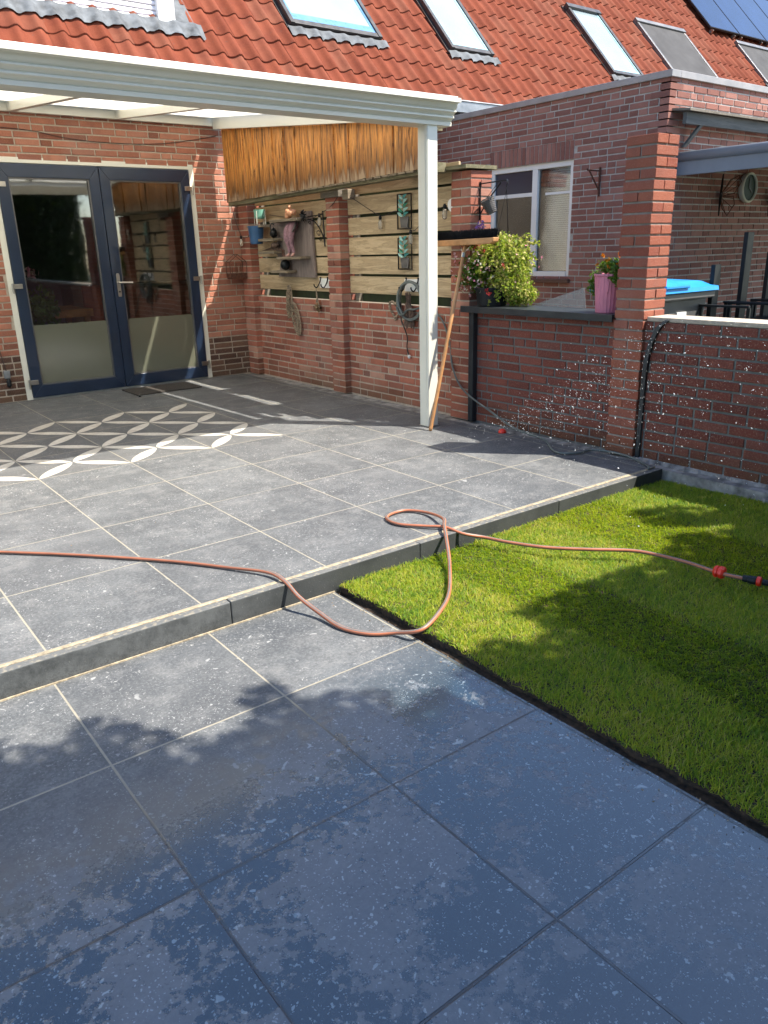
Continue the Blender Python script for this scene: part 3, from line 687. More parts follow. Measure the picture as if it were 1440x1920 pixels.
# dormer with roller shutter
dm = MB(); dy = RY0+.60*rc; dz = RZ0+.60*rs_
dm.box((-2.2, dy+.02, dz-.12), (2.74, dy+3.2, dz+1.8)); dorm = dm.build('dormer', 'white', house)
sh = MB(); z = dz+.03
while z < dz+1.7:
    sh.prism([(-2.1, dy+.018, z), (-2.1, dy-.006, z+.008), (-2.1, dy-.008, z+.022), (-2.1, dy-.002, z+.040), (-2.1, dy+.018, z+.044)], (4.66, 0, 0)); z += .046
sh.build('roller_shutter', 'shutter', dorm)
b = MB(); b.box((2.56, dy-.055, dz-.03), (2.74, dy+.03, dz+1.8)); b.build('shutter_guide', 'white', dorm, bevel=.006)
b = MB(); b.box((-2.2, dy-.045, dz-.03), (2.56, dy+.02, dz+.055)); b.build('dormer_sill', 'shutter', dorm, bevel=.004)
flashing(dorm, -2.3, 3.02, .42, .61)
fl2 = MB(); fl2.T = RT; fl2.box((2.75, .62, .045), (2.95, 2.5, .06)); fl2.build('side_flashing', 'lead', dorm)
k = 0
for r in range(2):
    for i in range(5):
        x0 = 14.55+i*1.06+(0 if r == 0 else -.05); s0 = 2.82+r*1.70
        sp = thing('solar_panel', ['first', 'second', 'third', 'fourth', 'fifth'][i]+' dark blue solar panel from the left in the '+['lower', 'upper'][r]+' row on the tiled roof', 'solar panel', RT((x0+.5, s0, .15)), 'solar panels on the tiled roof')
        b = MB(); b.T = RT; b.box((x0, s0, .12), (x0+1.04, s0+1.67, .155)); b.build('panel_frame', 'black_iron', sp)
        b = MB(); b.T = RT
        b.box((x0+.014, s0+.014, .156), (x0+1.026, s0+1.656, .160)); b.build('cell_surface', 'solar', sp)
        for q in (.1, .9): b = MB(); b.T = RT; b.box((x0+q, s0-.03, .05), (x0+q+.04, s0+.03, .12)); b.build('mounting_clip', 'steel', sp)

# ------------------------------------------------------------------ canopy over the patio
can = thing('patio_canopy', 'cream aluminium patio canopy with moulded gutter and one square post', 'canopy', (2.83, 1.89, 0))
b = MB(); px0, py0, pw = 2.78, 1.84, .10
b.box((px0, py0, 0), (px0+pw, py0+pw, 2.16)); post = b.build('post', 'cream', can, bevel=.004)
b = MB(); b.box((px0-.003, py0+.016, .01), (px0, py0+.036, 2.15)); b.box((px0+.006, py0-.003, .01), (px0+.02, py0, 2.15)); b.build('post_ridge', 'cream', post)
b = MB(); b.box((px0-.006, py0-.006, 0), (px0+pw+.006, py0+pw+.006, .006)); b.build('post_foot', 'steel', post)
gp = [(1.725, 2.315), (1.725, 2.288), (1.758, 2.286), (1.762, 2.272), (1.770, 2.258), (1.784, 2.246), (1.774, 2.241), (1.774, 2.234), (1.792, 2.226), (1.806, 2.212), (1.798, 2.206), (1.798, 2.198), (1.820, 2.190), (1.832, 2.176), (1.824, 2.171), (1.826, 2.150), (1.97, 2.146), (1.97, 2.25), (1.96, 2.25), (1.96, 2.17), (1.85, 2.17), (1.745, 2.30), (1.745, 2.315)]
b = MB(); b.prism([(-4.0, p[0], p[1]) for p in gp], (6.99, 0, 0)); gut = b.build('gutter', 'cream', can)
b = MB(); ep = gp[:17]+[(1.97, 2.315)]; b.prism([(2.992, p[0], p[1]) for p in ep], (.008, 0, 0)); b.build('gutter_end_cap', 'cream', gut)
b = MB(); b.tube([(-4, 1.752, 2.322), (2.99, 1.752, 2.322)], .006, 6); b.build('gutter_rim', 'zinc', gut)
def rz(y): return 2.305+(y-1.9)*(2.665-2.305)/3.6          # top of rafters
for x in [-2.96, -1.98, -1.0, -.02, .96, 1.94]:
    b = MB(); b.prism([(x-.03, 1.96, rz(1.96)-.03), (x-.03, 5.44, rz(5.44)-.075), (x-.03, 5.44, rz(5.44)), (x-.03, 1.96, rz(1.96))], (.06, 0, 0)); b.build('rafter', 'cream', can)
b = MB(); b.prism([(2.93, 1.97, rz(1.97)-.10), (2.93, 5.44, rz(5.44)-.10), (2.93, 5.44, rz(5.44)+.02), (2.93, 1.97, rz(1.97)+.02)], (.06, 0, 0)); b.build('end_rafter', 'cream', can)
b = MB(); b.box((-4, 5.44, 2.585), (3.0, 5.492, 2.70)); b.build('wall_plate', 'cream', can, bevel=.003)
b = MB(); b.prism([(-4, 1.90, rz(1.90)+.002), (-4, 5.44, rz(5.44)+.002), (-4, 5.44, rz(5.44)+.018), (-4, 1.90, rz(1.90)+.018)], (6.885, 0, 0)); b.build('roof_sheet', 'opal', can)
# stained side screen
scr = thing('timber_side_screen', 'orange stained vertical board screen hanging from the canopy end', 'timber screen', (3.0, 3.8, 1.85))
def pb(y): return 1.900-(y-2.2)*.018
y = 2.20; nb_ = 0
while y < 5.37:
    wd = random.uniform(.085, .115); y2 = min(y+wd, 5.395); ox = random.choice([0, .012]) if nb_ % 2 else 0
    b = MB(); b.prism([(3.0-ox, y, pb(y)+random.uniform(-.003, .004)), (3.0-ox, y2-.003, pb(y2)), (3.0-ox, y2-.003, rz(y2)-.07), (3.0-ox, y, rz(y)-.07)], (.016, 0, 0)); b.build('board', 'cedar', scr, bevel=.003); y = y2; nb_ += 1
b = MB(); b.prism([(3.02, 2.0, pb(2.0)-.036), (3.02, 5.40, pb(5.40)-.036), (3.02, 5.40, pb(5.40)+.03), (3.02, 2.0, pb(2.0)+.03)], (.085, 0, 0)); b.build('bottom_rail', 'mosswood', scr)
b = MB(); b.prism([(3.02, 2.0, rz(2.0)-.17), (3.02, 5.40, rz(5.40)-.17), (3.02, 5.40, rz(5.40)-.11), (3.02, 2.0, rz(2.0)-.11)], (.05, 0, 0)); b.build('top_rail', 'mosswood', scr)
y = 2.25
b = MB()
while y < 4.3: b.box((2.994, y, pb(y)-.013), (3.019, y+.085, pb(y)-.001)); y += .105
b.build('batten', 'shelfwood', scr)

# ------------------------------------------------------------------ garden wall
gw = thing('garden_wall', 'low red brick garden wall with brick piers between the gardens', 'garden wall', (3.24, 2, 0))
WX = 3.24
wb = MB(); wmm = MB()
brick_face(wb, (WX, HY, 0), -Y3, -X3, 3.70, 0, .875)
wmm.box((WX, 1.80, -.15), (WX+.20, HY, .872))
wbs = wmm.build('wall', 'mortar', gw); wb.build('brickwork', 'brick', wbs)
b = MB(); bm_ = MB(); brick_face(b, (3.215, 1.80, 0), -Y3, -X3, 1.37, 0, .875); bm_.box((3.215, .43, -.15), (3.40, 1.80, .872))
w2 = bm_.build('wall', 'mortar_grey', gw); b.build('brickwork', 'brick_near', w2)
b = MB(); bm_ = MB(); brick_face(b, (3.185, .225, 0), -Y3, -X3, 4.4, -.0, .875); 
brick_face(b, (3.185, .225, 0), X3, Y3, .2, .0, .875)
bm_.box((3.185, -4.2, -.15), (3.385, .225, .872)); w3 = bm_.build('wall', 'mortar_grey', gw); b.build('brickwork', 'brick_near', w3)
# rowlock of thin mortar on the low wall top
b = MB(); b.box((3.178, -4.2, .872), (3.39, .215, .898)); b.build('mortar_top', 'mortar', gw, bevel=.004)
# footing beside the lawn
V = []; F = []; n = 160; rg = np.random.default_rng(2)
for i in range(n+1):
    y = .25-i*4.4/n; wn_ = .07+.025*math.sin(i*.21)+.012*rg.normal(); hh = -.015+.012*math.sin(i*.5)+.006*rg.normal()
    V += [(3.185, y, .01), (3.185-wn_*.5, y, hh), (3.185-wn_, y+.01*rg.normal(), hh-.02), (3.185-wn_-.012, y, -.14)]
for i in range(n):
    for j in range(3): F.append((i*4+j, i*4+j+1, i*4+j+5, i*4+j+4))
mesh_obj('footing', V, F, [.5]*len(F), 'concrete', gw)
def pier(x0, y0, w_, z1, mb_='brick', mm_='mortar'):
    a = MB(); c = MB(); pillar(a, c, x0, y0, w_, 0, z1); o = c.build('pier', mm_, gw); a.build('brickwork', mb_, o, bevel=.003)
pier(3.165, 5.27, .215, 1.875); pier(3.165, 3.53, .215, 1.875); pier(3.17, 1.80, .215, 1.875)
pier(3.15, .222, .215, 1.9375, 'brick_orange', 'mortar_pier')
b = MB(); b.box((3.14, .44, .877), (3.46, 1.795, .903)); b.box((3.128, .44, .855), (3.14, 1.86, .903)); b.build('coping_board', 'slate', gw, bevel=.003)
b = MB(); b.box((3.160, 1.745, 0), (3.205, 1.797, .855)); b.build('corner_trim', 'slate', gw, bevel=.003)
b = MB(); pts = [(3.163, .20, 0), (3.160, .198, .35), (3.155, .19, .60), (3.155, .165, .74), (3.158, .12, .84), (3.165, .07, .885)]
P_ = spline(pts, 6); V = []; F = []
for i, q in enumerate(P_):
    wq = .016
    V += [(q.x, q.y+.012, q.z), (q.x, q.y-wq, q.z-.002), (q.x+.022, q.y-wq, q.z-.002), (q.x+.022, q.y+.012, q.z)]
for i in range(len(P_)-1):
    for j in range(4): F.append((i*4+j, i*4+(j+1) % 4, i*4+4+(j+1) % 4, i*4+4+j))
F.append((0, 1, 2, 3)); L = (len(P_)-1)*4; F.append((L, L+1, L+2, L+3))
mesh_obj('bent_trim', V, F, [.5]*len(F), 'slate', gw)

# plank fence panels on the wall
def fence(y0, y1, nm, label):
    t = thing('fence_panel', label, 'fence', (WX+.05, (y0+y1)/2, .87), 'plank fence panels on the garden wall')
    for z0 in (.95, 1.12, 1.29, 1.46, 1.635, 1.80):
        dz = random.uniform(-.004, .004); b = MB()
        b.prism([(WX+.02, y0, z0+dz+random.uniform(-.004, .004)), (WX+.02, y1, z0+dz+random.uniform(-.004, .004)), (WX+.02, y1, z0+.150+dz), (WX+.02, y0, z0+.150+dz)], (.02, 0, 0)); b.build('plank', 'fence', t, bevel=.002)
    for yy in (y0+.05, y1-.10): b = MB(); b.box((WX+.042, yy, .874), (WX+.09, yy+.05, 1.95)); b.build('upright', 'oldwood', t)
    b = MB(); yy = max(y0, 2.8)  # unseen comb added to break the sun strip on the floor into dashes
    while yy < y1-.06: b.box((WX+.022, yy, 1.985), (WX+.045, yy+.05, 2.02)); yy += .105
    b.box((WX+.022, max(y0, 2.8), 1.953), (WX+.045, y1, 1.9845))
    b.build('sun_dash_comb', 'oldwood', t)
    # planks on the neighbour's side
    for z0 in (.86, 1.055, 1.225, 1.395, 1.57, 1.74): b = MB(); b.box((WX+.092, y0, z0), (WX+.105, y1, z0+.105)); b.build('back_plank', 'fence_back', t)

fence(3.76, 5.26, 0, 'weathered plank fence panel nearest the house, behind the shelf board')
fence(2.03, 3.52, 1, 'weathered plank fence panel with two metal plant pictures, behind the cream post')
b = MB(); b.box((3.10, 1.78, 1.880), (3.42, 2.60, 1.905)); rl = b.build('top_rail_board', 'mosswood', label='mossy wooden board lying across the brick pier beside the post', cat='board')
b = MB(); b.box((3.12, 3.46, 1.79), (3.2, 3.75, 1.86)); b.build('wood_block', 'oldwood', label='short dark wood block on the middle brick pier under the screen', cat='wood block')
b = MB(); b.box((3.14, 3.34, 1.76), (3.22, 3.43, 1.845)); b.build('wood_block', 'shelfwood', label='pale splintered wood block beside the middle brick pier', cat='wood block', bevel=.006)

# ------------------------------------------------------------------ neighbour's extension
ext = thing('brick_extension', 'flat roofed plum brick extension with white window next door', 'extension', (6, 3.8, 0))
EX, EZ, EY = 6.0, 2.79, 2.1
holes = [(1.05, 2.30, .97, 2.19)]      # u runs from y=5.5 towards -y
a = MB(); c = MB()
brick_face(a, (EX, HY, 0), -Y3, -X3, HY-EY, 0, EZ, [(1.05, 2.30, .97, 2.375)], wild=True)
# soldier course over the window
for k in range(20):
    yy = HY-1.05-k*.0625; zt = 2.19; a.box((EX-.006, yy-.057, 2.195), (EX+.02, yy-.005, 2.375))
slab(c, (EX, HY, 0), -Y3, -X3, HY-EY, -.15, EZ, .10, holes)
brick_face(a, (EX, EY, 0), X3, -Y3, 6.5, .0, EZ)
slab(c, (EX, EY, 0), X3, -Y3, 12, -.15, EZ, .10)
for i in range(int(EZ/.0625)):
    za = i*.0625+.0055; zb = za+.051
    if i % 2: a.box((EX-.0085, EY-.0085, za), (EX+.2, EY+.092, zb))
    else: a.box((EX-.0085, EY-.0085, za), (EX+.092, EY+.2, zb))
ew = c.build('wall', 'mortar_light', ext); a.build('brickwork', 'brick_plum', ew)
b = MB(); b.box((EX-.03, EY-.03, EZ+.0), (EX+.12, HY-.12, EZ+.06)); b.box((EX+.12, EY-.03, EZ), (18, EY+.12, EZ+.06)); b.build('roof_trim', 'coping_grey', ext, bevel=.004)
b = MB(); b.box((EX+.12, EY+.12, EZ-.05), (18, 5.2, EZ+.01)); b.build('flat_roof', 'dark_metal', ext)
# window
wy1, wy0, wz0, wz1 = HY-1.05, HY-2.30, .97, 2.19; wxx = EX+.02
b = MB(); t = .055; mid_y = 3.76
for p_, q_ in (((wxx, wy0, wz0), (wxx+.06, wy0+t, wz1)), ((wxx, wy1-t, wz0), (wxx+.06, wy1, wz1)), ((wxx, wy0+t, wz1-t), (wxx+.06, wy1-t, wz1)), ((wxx-.012, wy0+t, wz0), (wxx+.06, wy1-t, wz0+.075)), ((wxx, mid_y-.04, wz0+.075), (wxx+.06, mid_y+.04, wz1-t))): b.box(p_, q_)
win = b.build('window', 'white', ext, bevel=.003)
b = MB(); b.box((wxx+.03, wy0+t, wz0+.075), (wxx+.036, mid_y-.04, wz1-t)); b.box((wxx+.03, mid_y+.04, wz0+.075), (wxx+.036, wy1-t, wz1-t)); b.build('pane', 'wglass', win)
b = MB(); b.box((wxx+.01, mid_y+.04, 1.86), (wxx+.055, wy1-t, 1.90)); b.box((wxx+.012, wy0+t, 1.86), (wxx+.02, mid_y-.15, 1.885)); b.build('crossbar', 'white', win)
b = MB(); ys = (mid_y+.04, wy1-t)
b.box((wxx+.022, ys[0], 1.90), (wxx+.028, ys[1], 2.13)); b.build('upper_panel', 'navy', win)
b = MB(); b.box((wxx+.04, ys[0], wz0+.08), (wxx+.055, ys[0]+.07, 1.86)); b.box((wxx+.04, ys[1]-.05, wz0+.08), (wxx+.055, ys[1], 1.86)); b.box((wxx+.04, ys[0]+.07, 1.79), (wxx+.055, ys[1]-.05, 1.86)); b.build('inner_sash', 'navy', win)
b = MB(); z = wz0+.09
while z < wz1-t:
    b.prism([(wxx+.05, wy0+.04, z), (wxx+.061, wy0+.04, z+.018), (wxx+.061, wy0+.04, z+.020), (wxx+.05, wy0+.04, z+.002)], (0, mid_y-.06-wy0, 0)); 
    if z < 1.78: b.prism([(wxx+.06, mid_y+.12, z), (wxx+.071, mid_y+.12, z+.018), (wxx+.071, mid_y+.12, z+.020), (wxx+.06, mid_y+.12, z+.002)], (0, wy1-.1-mid_y-.12, 0))
    z += .022
b.build('venetian_blind', 'blind', win)
b = MB(); b.box((wxx+.9, wy0-.6, 0), (wxx+.95, wy1+.6, 2.6)); b.build('room_wall', 'room', ext)
b = MB(); b.box((EX-.05, wy0-.03, .925), (EX-.005, wy1+.03, .965)); b.build('window_sill', 'brick_dark', ext, bevel=.004)
tag(ext)
# shade roof of the extension
b = MB(); pg = thing('timber_lean_to', 'grey timber lean-to roof edge fixed to the extension above the patio', 'lean-to', (6.8, 2.0, 2.3))
b.box((6.08, 1.95, 2.385), (12, 1.99, 2.485)); b.build('front_beam', 'beamgrey', pg)
b = MB(); b.prism([(6.05, 1.90, 2.488), (6.05, 2.092, 2.51), (6.05, 2.092, 2.53), (6.05, 1.90, 2.508)], (6, 0, 0)); b.build('roof_board', 'oldwood', pg)
b = MB(); b.prism([(6.32, 1.95, 2.385), (6.37, 1.95, 2.385), (6.29, 2.06, 2.20), (6.24, 2.06, 2.20)], (0, .03, 0)); b.build('brace', 'beamgrey', pg)
# neighbour's grey gutter beam
b = MB(); gb = thing('grey_canopy_beam', 'bluish grey canopy gutter beam behind the tall brick pier', 'beam', (6.23, .3, 1.94))
b.box((6.2, -3, 1.945), (6.26, 2.09, 2.07)); b.build('beam', 'grey_paint', gb)
b = MB(); b.tube([(6.2, -3, 2.11), (6.2, 2.09, 2.11)], .045, 14); b.build('gutter', 'grey_paint', gb, smooth=True)
b = MB(); b.prism([(6.26, -3, 2.09), (6.26, 2.09, 2.09), (6.26, 2.09, 2.11), (6.26, -3, 2.11)], (3.6, 0, .18)); b.build('roof_sheet', 'greymesh', gb)
b = MB(); b.box((8.5, -3, 0), (8.56, -2.94, 2.2)); b.box((6.2, -3.0, 0), (6.26, -2.94, 1.94)); b.build('post', 'grey_paint', gb)
# ------------------------------------------------------------------ overhanging tree and hedge behind the viewer
PA = [(-0.836, -0.302), (-0.797, -0.335), (-0.748, -0.428), (-0.699, -0.451), (-0.627, -0.373), (-0.571, -0.36), (-0.511, -0.418), (-0.464, -0.507), (-0.424, -0.586), (-0.392, -0.678), (-0.304, -0.722), (-0.212, -0.723), (-0.135, -0.689), (-0.131, -0.567), (-0.046, -0.525), (0.007, -0.583), (0.014, -0.643), (0.016, -0.71), (0.094, -0.723), (0.17, -0.773), (0.273, -0.85), (0.221, -1.003), (0.329, -0.969), (0.421, -0.959), (0.466, -1.019), (0.413, -1.102), (0.46, -1.141), (0.524, -1.089), (0.505, -1.029), (0.55, -0.928), (0.593, -0.915),
      (0.638, -0.874), (0.758, -0.866), (0.838, -0.95), (0.92, -0.964), (0.989, -0.935), (0.994, -0.753), (1.173, -0.737), (1.389, -0.732), (1.641, -0.743), (1.88, -0.779), (2.144, -0.719), (2.251, -0.65), (2.547, -0.803), (2.644, -0.778), (2.294, -0.492), (2.341, -0.321), (2.5, -0.3), (2.658, -0.415), (2.836, -0.638), (3.4, -.75), (4.2, -1.6), (4.2, -4.3), (-3.2, -4.3), (-3.2, -.9), (-1.9, -.35), (-1.2, -.2)]
def inside(x, y, poly):
    c = np.zeros(len(x), bool); n = len(poly)
    for i in range(n):
        x1, y1 = poly[i]; x2, y2 = poly[(i+1) % n]
        t = ((y1 > y) != (y2 > y)) & (x < (x2-x1)*(y-y1)/((y2-y1) if y2 != y1 else 1e-9)+x1); c ^= t
    return c
def crown(n, seed):
    rg = np.random.default_rng(seed); x = rg.uniform(-3.2, 4.2, n); y = rg.uniform(-4.3, -.2, n)
    k = inside(x, y, PA); x, y = x[k], y[k]
    hz = 3.55+.65*np.sin(x*1.9+.6)*np.cos(y*1.6)+.35*np.sin(x*4.1+y*3)+rg.normal(0, .28, len(x))
    z = np.clip(hz, 2.3, 5.3)
    return np.stack([x+SX*(z+.1), y+SY*(z+.1), z], -1)
tr = thing('garden_tree', 'leafy garden tree overhanging the lower patio from behind the viewer', 'tree', (1.6, -6.6, -.16))
b = MB(); b.tube(spline([(1.6, -6.6, -.16), (1.62, -6.5, .8), (1.52, -6.3, 1.7), (1.6, -6.0, 2.5)], 5), [.17-.003*i for i in range(16)], 12); b.build('trunk', 'bark', tr, smooth=True)
Cn = crown(70000, 11); rgb = random.Random(5)
b = MB()
for i in range(15):
    q = Cn[rgb.randrange(len(Cn))]; s0 = Vector((1.6, -6.0, 2.45)); e = Vector(q)-Vector((0, .15, .1)); m_ = s0.lerp(e, .5)+Vector((0, 0, .35))
    b.tube(spline([s0, m_, e], 6), [.075-.0053*k for k in range(13)], 7)
b.build('limb', 'bark', tr, smooth=True)
In = crown(110000, 13); gxx = In[:, 0]-SX*(In[:, 2]+.1); gyy = In[:, 1]-SY*(In[:, 2]+.1)
In = In[inside(gxx, gyy+.17, PA) & inside(gxx+.12, gyy+.1, PA) & inside(gxx-.12, gyy+.1, PA)]
leaf_obj('inner_crown', In, .135, 'leaf_dark', tr, 14)
leaf_obj('crown', Cn, .085, 'leaf_dark', tr, 12)
rg = np.random.default_rng(21)
hx = rg.uniform(-6, 5.5, 26000); hz = rg.uniform(-.1, 3.5, 26000); hy = -7.2+rg.normal(0, .30, 26000)+.15*np.sin(hx*3)
hg = thing('hedge', 'tall dark green hedge closing the garden behind the viewer', 'hedge', (0, -7.3, -.16))
b = MB(); b.box((-6, -7.6, -.16), (5.5, -7.3, 3.35)); b.build('stems', 'fence_back', hg)
leaf_obj('foliage', np.stack([hx, hy, hz+.12*np.sin(hx*2.3)], -1), .09, 'leaf_dark', hg, 22)

# ------------------------------------------------------------------ hoses
def hose(nm, pts, r, mat, parent, n=8, seg=12, stripes=()):
    P_ = spline(pts, n); b = MB(); b.tube(P_, r, seg)
    o = b.build(nm, mat, parent, smooth=True)
    if stripes:
        o.data.materials.append(M['hose_s'])
        for i, p_ in enumerate(o.data.polygons):
            if i < (len(P_)-1)*seg and (i % seg) in stripes: p_.material_index = 1
    return o
gh = thing('garden_hose', 'terracotta garden hose with grey stripes looping over the kerb onto the lawn', 'hose', (.5, -.4, -.1))
hp = [(-.95, 1.62, .012), (-0.501, 1.149, .012), (-0.254, 0.89, .012), (-0.039, 0.642, .012), (0.129, 0.429, .012), (0.249, 0.244, .013), (0.343, 0.076, .02), (0.362, -0.04, .012), (0.375, -0.134, -.035), (0.404, -0.247, -.078), (0.414, -0.386, -.091), (0.466, -0.495, -.092), (0.546, -0.563, -.088), (0.602, -0.66, -.055), (0.736, -0.616, -.035), (0.885, -0.505, -.034), (1.088, -0.282, -.030), (1.203, -0.136, .000), (1.290, -.02, .030), (1.354, 0.064, .036), (1.391, 0.233, .016), (1.334, 0.342, .012), (1.227, 0.343, .012), (1.174, 0.288, .012), (1.176, 0.189, .012), (1.256, 0.075, .014), (1.316, 0.002, .014), (1.360, -0.085, -.008), (1.445, -0.15, -.030), (1.48, -0.262, -.030), (1.562, -0.427, -.030), (1.691, -0.577, -.030), (1.829, -0.715, -.030), (1.876, -0.826, -.030), (1.9, -0.974, -.030), (1.88, -1.139, -.022), (1.919, -1.27, -.024)]
hose('hose', hp, .0088, 'hose_o', gh, 8, 14, (1, 2, 6, 10, 11))
b = MB(); b.lathe((1.886, -1.105, -.022), [(.012, -.0), (.021, .002), (.026, .010), (.027, .018), (.022, .021), (.022, .024), (.027, .027), (.028, .038), (.024, .046), (.017, .050), (.012, .051)], 22, axis=(.18, -.98, .0), rib=.035, ribn=8); b.build('red_knob', 'redp', gh, smooth=False)
b = MB(); b.lathe((1.906, -1.225, -.023), [(.010, 0), (.0145, .002), (.0155, .014), (.0145, .022), (.0175, .024), (.0185, .05), (.016, .06)], 20, axis=(.28, -.96, 0), rib=.05, ribn=12); b.build('coupling', 'black_plastic', gh)
b = MB(); b.lathe((1.921, -1.278, -.023), [(.016, 0), (.021, .003), (.021, .016), (.016, .02)], 20, axis=(.28, -.96, 0)); b.build('coupling_ring', 'redp', gh)
b = MB(); b.lathe((1.928, -1.30, -.023), [(.012, 0), (.013, .03), (.019, .04), (.019, .075), (.009, .08)], 20, axis=(.30, -.95, 0)); b.build('hose_nozzle', 'black_plastic', gh)
g3 = [(2.60, 3.205, .88), (2.42, 3.2, .80)]
gy = thing('grey_hose', 'thin grey hose trailing down the brick wall and along the patio edge', 'hose', (3.1, 1, 0))
hose('hose', [(3.2, 2.42, .83), (3.215, 2.20, .80), (3.2, 2.06, .60), (3.15, 1.97, .42), (3.14, 1.83, .25), (3.13, 1.50, .12), (3.12, 1.22, .03), (3.089, 0.93, .012), (2.90, 0.68, .012), (2.872, 0.575, .012), (2.96, .51, .012), (3.08, 0.50, .012), (3.135, .38, .012), (3.115, 0.213, .012), (3.02, 0.02, .012), (2.98, -.02, .006)], .0075, 'hose_g', gy, 8, 10)
b = MB(); b.lathe((3.06, 1.31, .0), [(.032, 0), (.031, .010), (.024, .022), (.012, .028), (.002, .030)], 20); b.build('plastic_dome', 'redp', label='small orange red plastic dome lying on the patio by the brick wall', cat='plastic dome', smooth=True)

# ------------------------------------------------------------------ water spray in front of the wall
V = []; F = []; rg = np.random.default_rng(8); cnt = 0
while cnt < 1700:
    y = rg.uniform(-1.5, .85); x = rg.normal(2.5, .2)
    zt = .24+(.83-y)*.64 if y > -.25 else .93+(-.25-y)*.12
    zl = .12+.05*math.sin(y*3); t = rg.beta(1.6, 1.25); z = zl+(zt-zl)*t
    if rg.random() > .35+.65*math.exp(-((y+.15)/.42)**2)*(t**.8) or x > 2.78: continue
    s = .0011*(.6+rg.gamma(2.0, .25)); d = rg.normal(size=3)*.6+np.array([-.3, .8, .7]); d /= np.linalg.norm(d); e = np.cross(d, [0, 0, 1.0]); e /= np.linalg.norm(e); f_ = np.cross(d, e)
    c = np.array([x, y, z]); ln = s*rg.uniform(1.0, 3.2); k = len(V)
    V += [c+d*ln, c-d*ln]+[c+(e*math.cos(a)+f_*math.sin(a))*s for a in (0, 1.571, 3.142, 4.712)]
    for j in range(4): F += [(k, k+2+j, k+2+(j+1) % 4), (k+1, k+2+(j+1) % 4, k+2+j)]
    cnt += 1
mesh_obj('water_spray', V, np.array(F), np.zeros(len(F)), 'drop', label='fine spray of white water drops in front of the low brick wall', cat='water spray', kind='stuff')

rg = np.random.default_rng(77); q_ = []
for k in range(160): q_.append((.60-abs(rg.normal(0, .04)), rg.uniform(-2.6, -.1), -.101))
for k in range(70): q_.append((rg.uniform(-.9, 3.0), rg.uniform(.0, 3.2), .002))
for k in range(160): q_.append((3.16-abs(rg.normal(0, .05)), rg.uniform(.3, 5.3), -.004 if False else .002))
V, F, rr0 = leaves(np.array(q_), .007, .12, 78); mesh_obj('leaf_litter', V, F, rr0, 'dryflower', label='tiny dry leaf scraps and grass clippings scattered over the paving', cat='leaf litter', kind='stuff')
# ------------------------------------------------------------------ broom
br = thing('broom', 'wooden yard broom standing upside down against the cream post and brick pier', 'broom', (2.70, 1.73, 0))
hc = Vector((3.112, 1.785, 1.372)); b = MB(); p0 = Vector((2.705, 1.73, .002)); d_ = (hc-p0).normalized()
b.tube([p0, p0+d_*.02, p0+d_*.7, hc-d_*.03], [.0125, .0145, .0140, .0135], 14); b.build('handle', 'beech', br, smooth=True)
dd = Vector((.10, -.995, .02)).normalized(); nn = dd.cross(Z3).normalized(); uu = nn.cross(dd)*-1
if uu.z < 0: uu = -uu
Mh = Matrix(((dd.x, nn.x, uu.x, hc.x), (dd.y, nn.y, uu.y, hc.y), (dd.z, nn.z, uu.z, hc.z), (0, 0, 0, 1)))
def TH(q): return tuple(Mh @ Vector(q))
b = MB(); b.T = TH
b.prism([(-.30, -.033, -.012), (-.27, -.033, -.026), (.25, -.033, -.026), (.285, -.033, -.012), (.29, -.033, .018), (-.30, -.033, .018)], (0, .066, 0)); b.build('head_block', 'beech', br, bevel=.006)
b = MB(); b.T = TH; rgn = random.Random(3)
for i in range(44):
    for j in range(5):
        x = -.285+i*.0132; yy = -.024+j*.012; sp_ = (x/.29)
        for q in range(5):
            ex = x+rgn.uniform(-.012, .012)+sp_*.012; ey = yy+rgn.uniform(-.010, .010)+(j-2)*.005; hz = .018+rgn.uniform(.052, .066)
            b.add([(x-.0035, yy, .017), (x+.0035, yy, .017), (ex+.001, ey, hz), (ex-.001, ey, hz)], [(0, 1, 2, 3)]); b.add([(x, yy-.0035, .017), (x, yy+.0035, .017), (ex, ey+.001, hz), (ex, ey-.001, hz)], [(0, 1, 2, 3)])
b.build('bristles', 'bristle', br)
b = MB(); cz = hc-d_*.10
for s in (-1, 1): b.tube([tuple(cz), tuple(hc-d_*.07+dd*.018*s), TH((.055*s, 0, -.028))], .0022, 6)
b.tube([tuple(cz-d_*.016), tuple(cz+d_*.016)], .0165, 14); b.build('wire_brace', 'steel', br)

# ------------------------------------------------------------------ plants on the coping
rg = np.random.default_rng(31)
def blob(n, c, r, rg, shell=.55, cut=None):
    d = rg.normal(size=(n, 3)); d /= np.linalg.norm(d, axis=1)[:, None]; rr = rg.uniform(shell, 1, n)[:, None]**.7
    bump_ = 1+.16*np.sin(d[:, :1]*7+1)*np.cos(d[:, 2:3]*6)+.1*np.sin(d[:, 1:2]*11)
    P = np.array(c)+d*rr*np.array(r)*bump_
    return P if cut is None else P[cut(P)]
pp = thing('potted_plant', 'black plastic pot of mixed green foliage with small pink and white flowers', 'potted plant', (3.27, 1.68, .903))
b = MB(); b.lathe((3.27, 1.66, .903), [(.105, 0), (.110, .005), (.125, .12), (.135, .122), (.136, .138), (.124, .138), (.115, .11), (.01, .105)], 32); b.build('pot', 'black_plastic', pp)
P1 = np.concatenate([blob(1500, (3.22, 1.80, 1.15), (.12, .13, .16), rg, .2), blob(500, (3.22, 1.88, 1.06), (.07, .09, .10), rg, .1)])
leaf_obj('foliage', P1, .030, 'leaf_green', pp, 32)
P2 = blob(150, (3.18, 1.78, 1.17), (.13, .15, .19), rg, .85); leaf_obj('flowers', P2, .028, 'petal_pink', pp, 33)
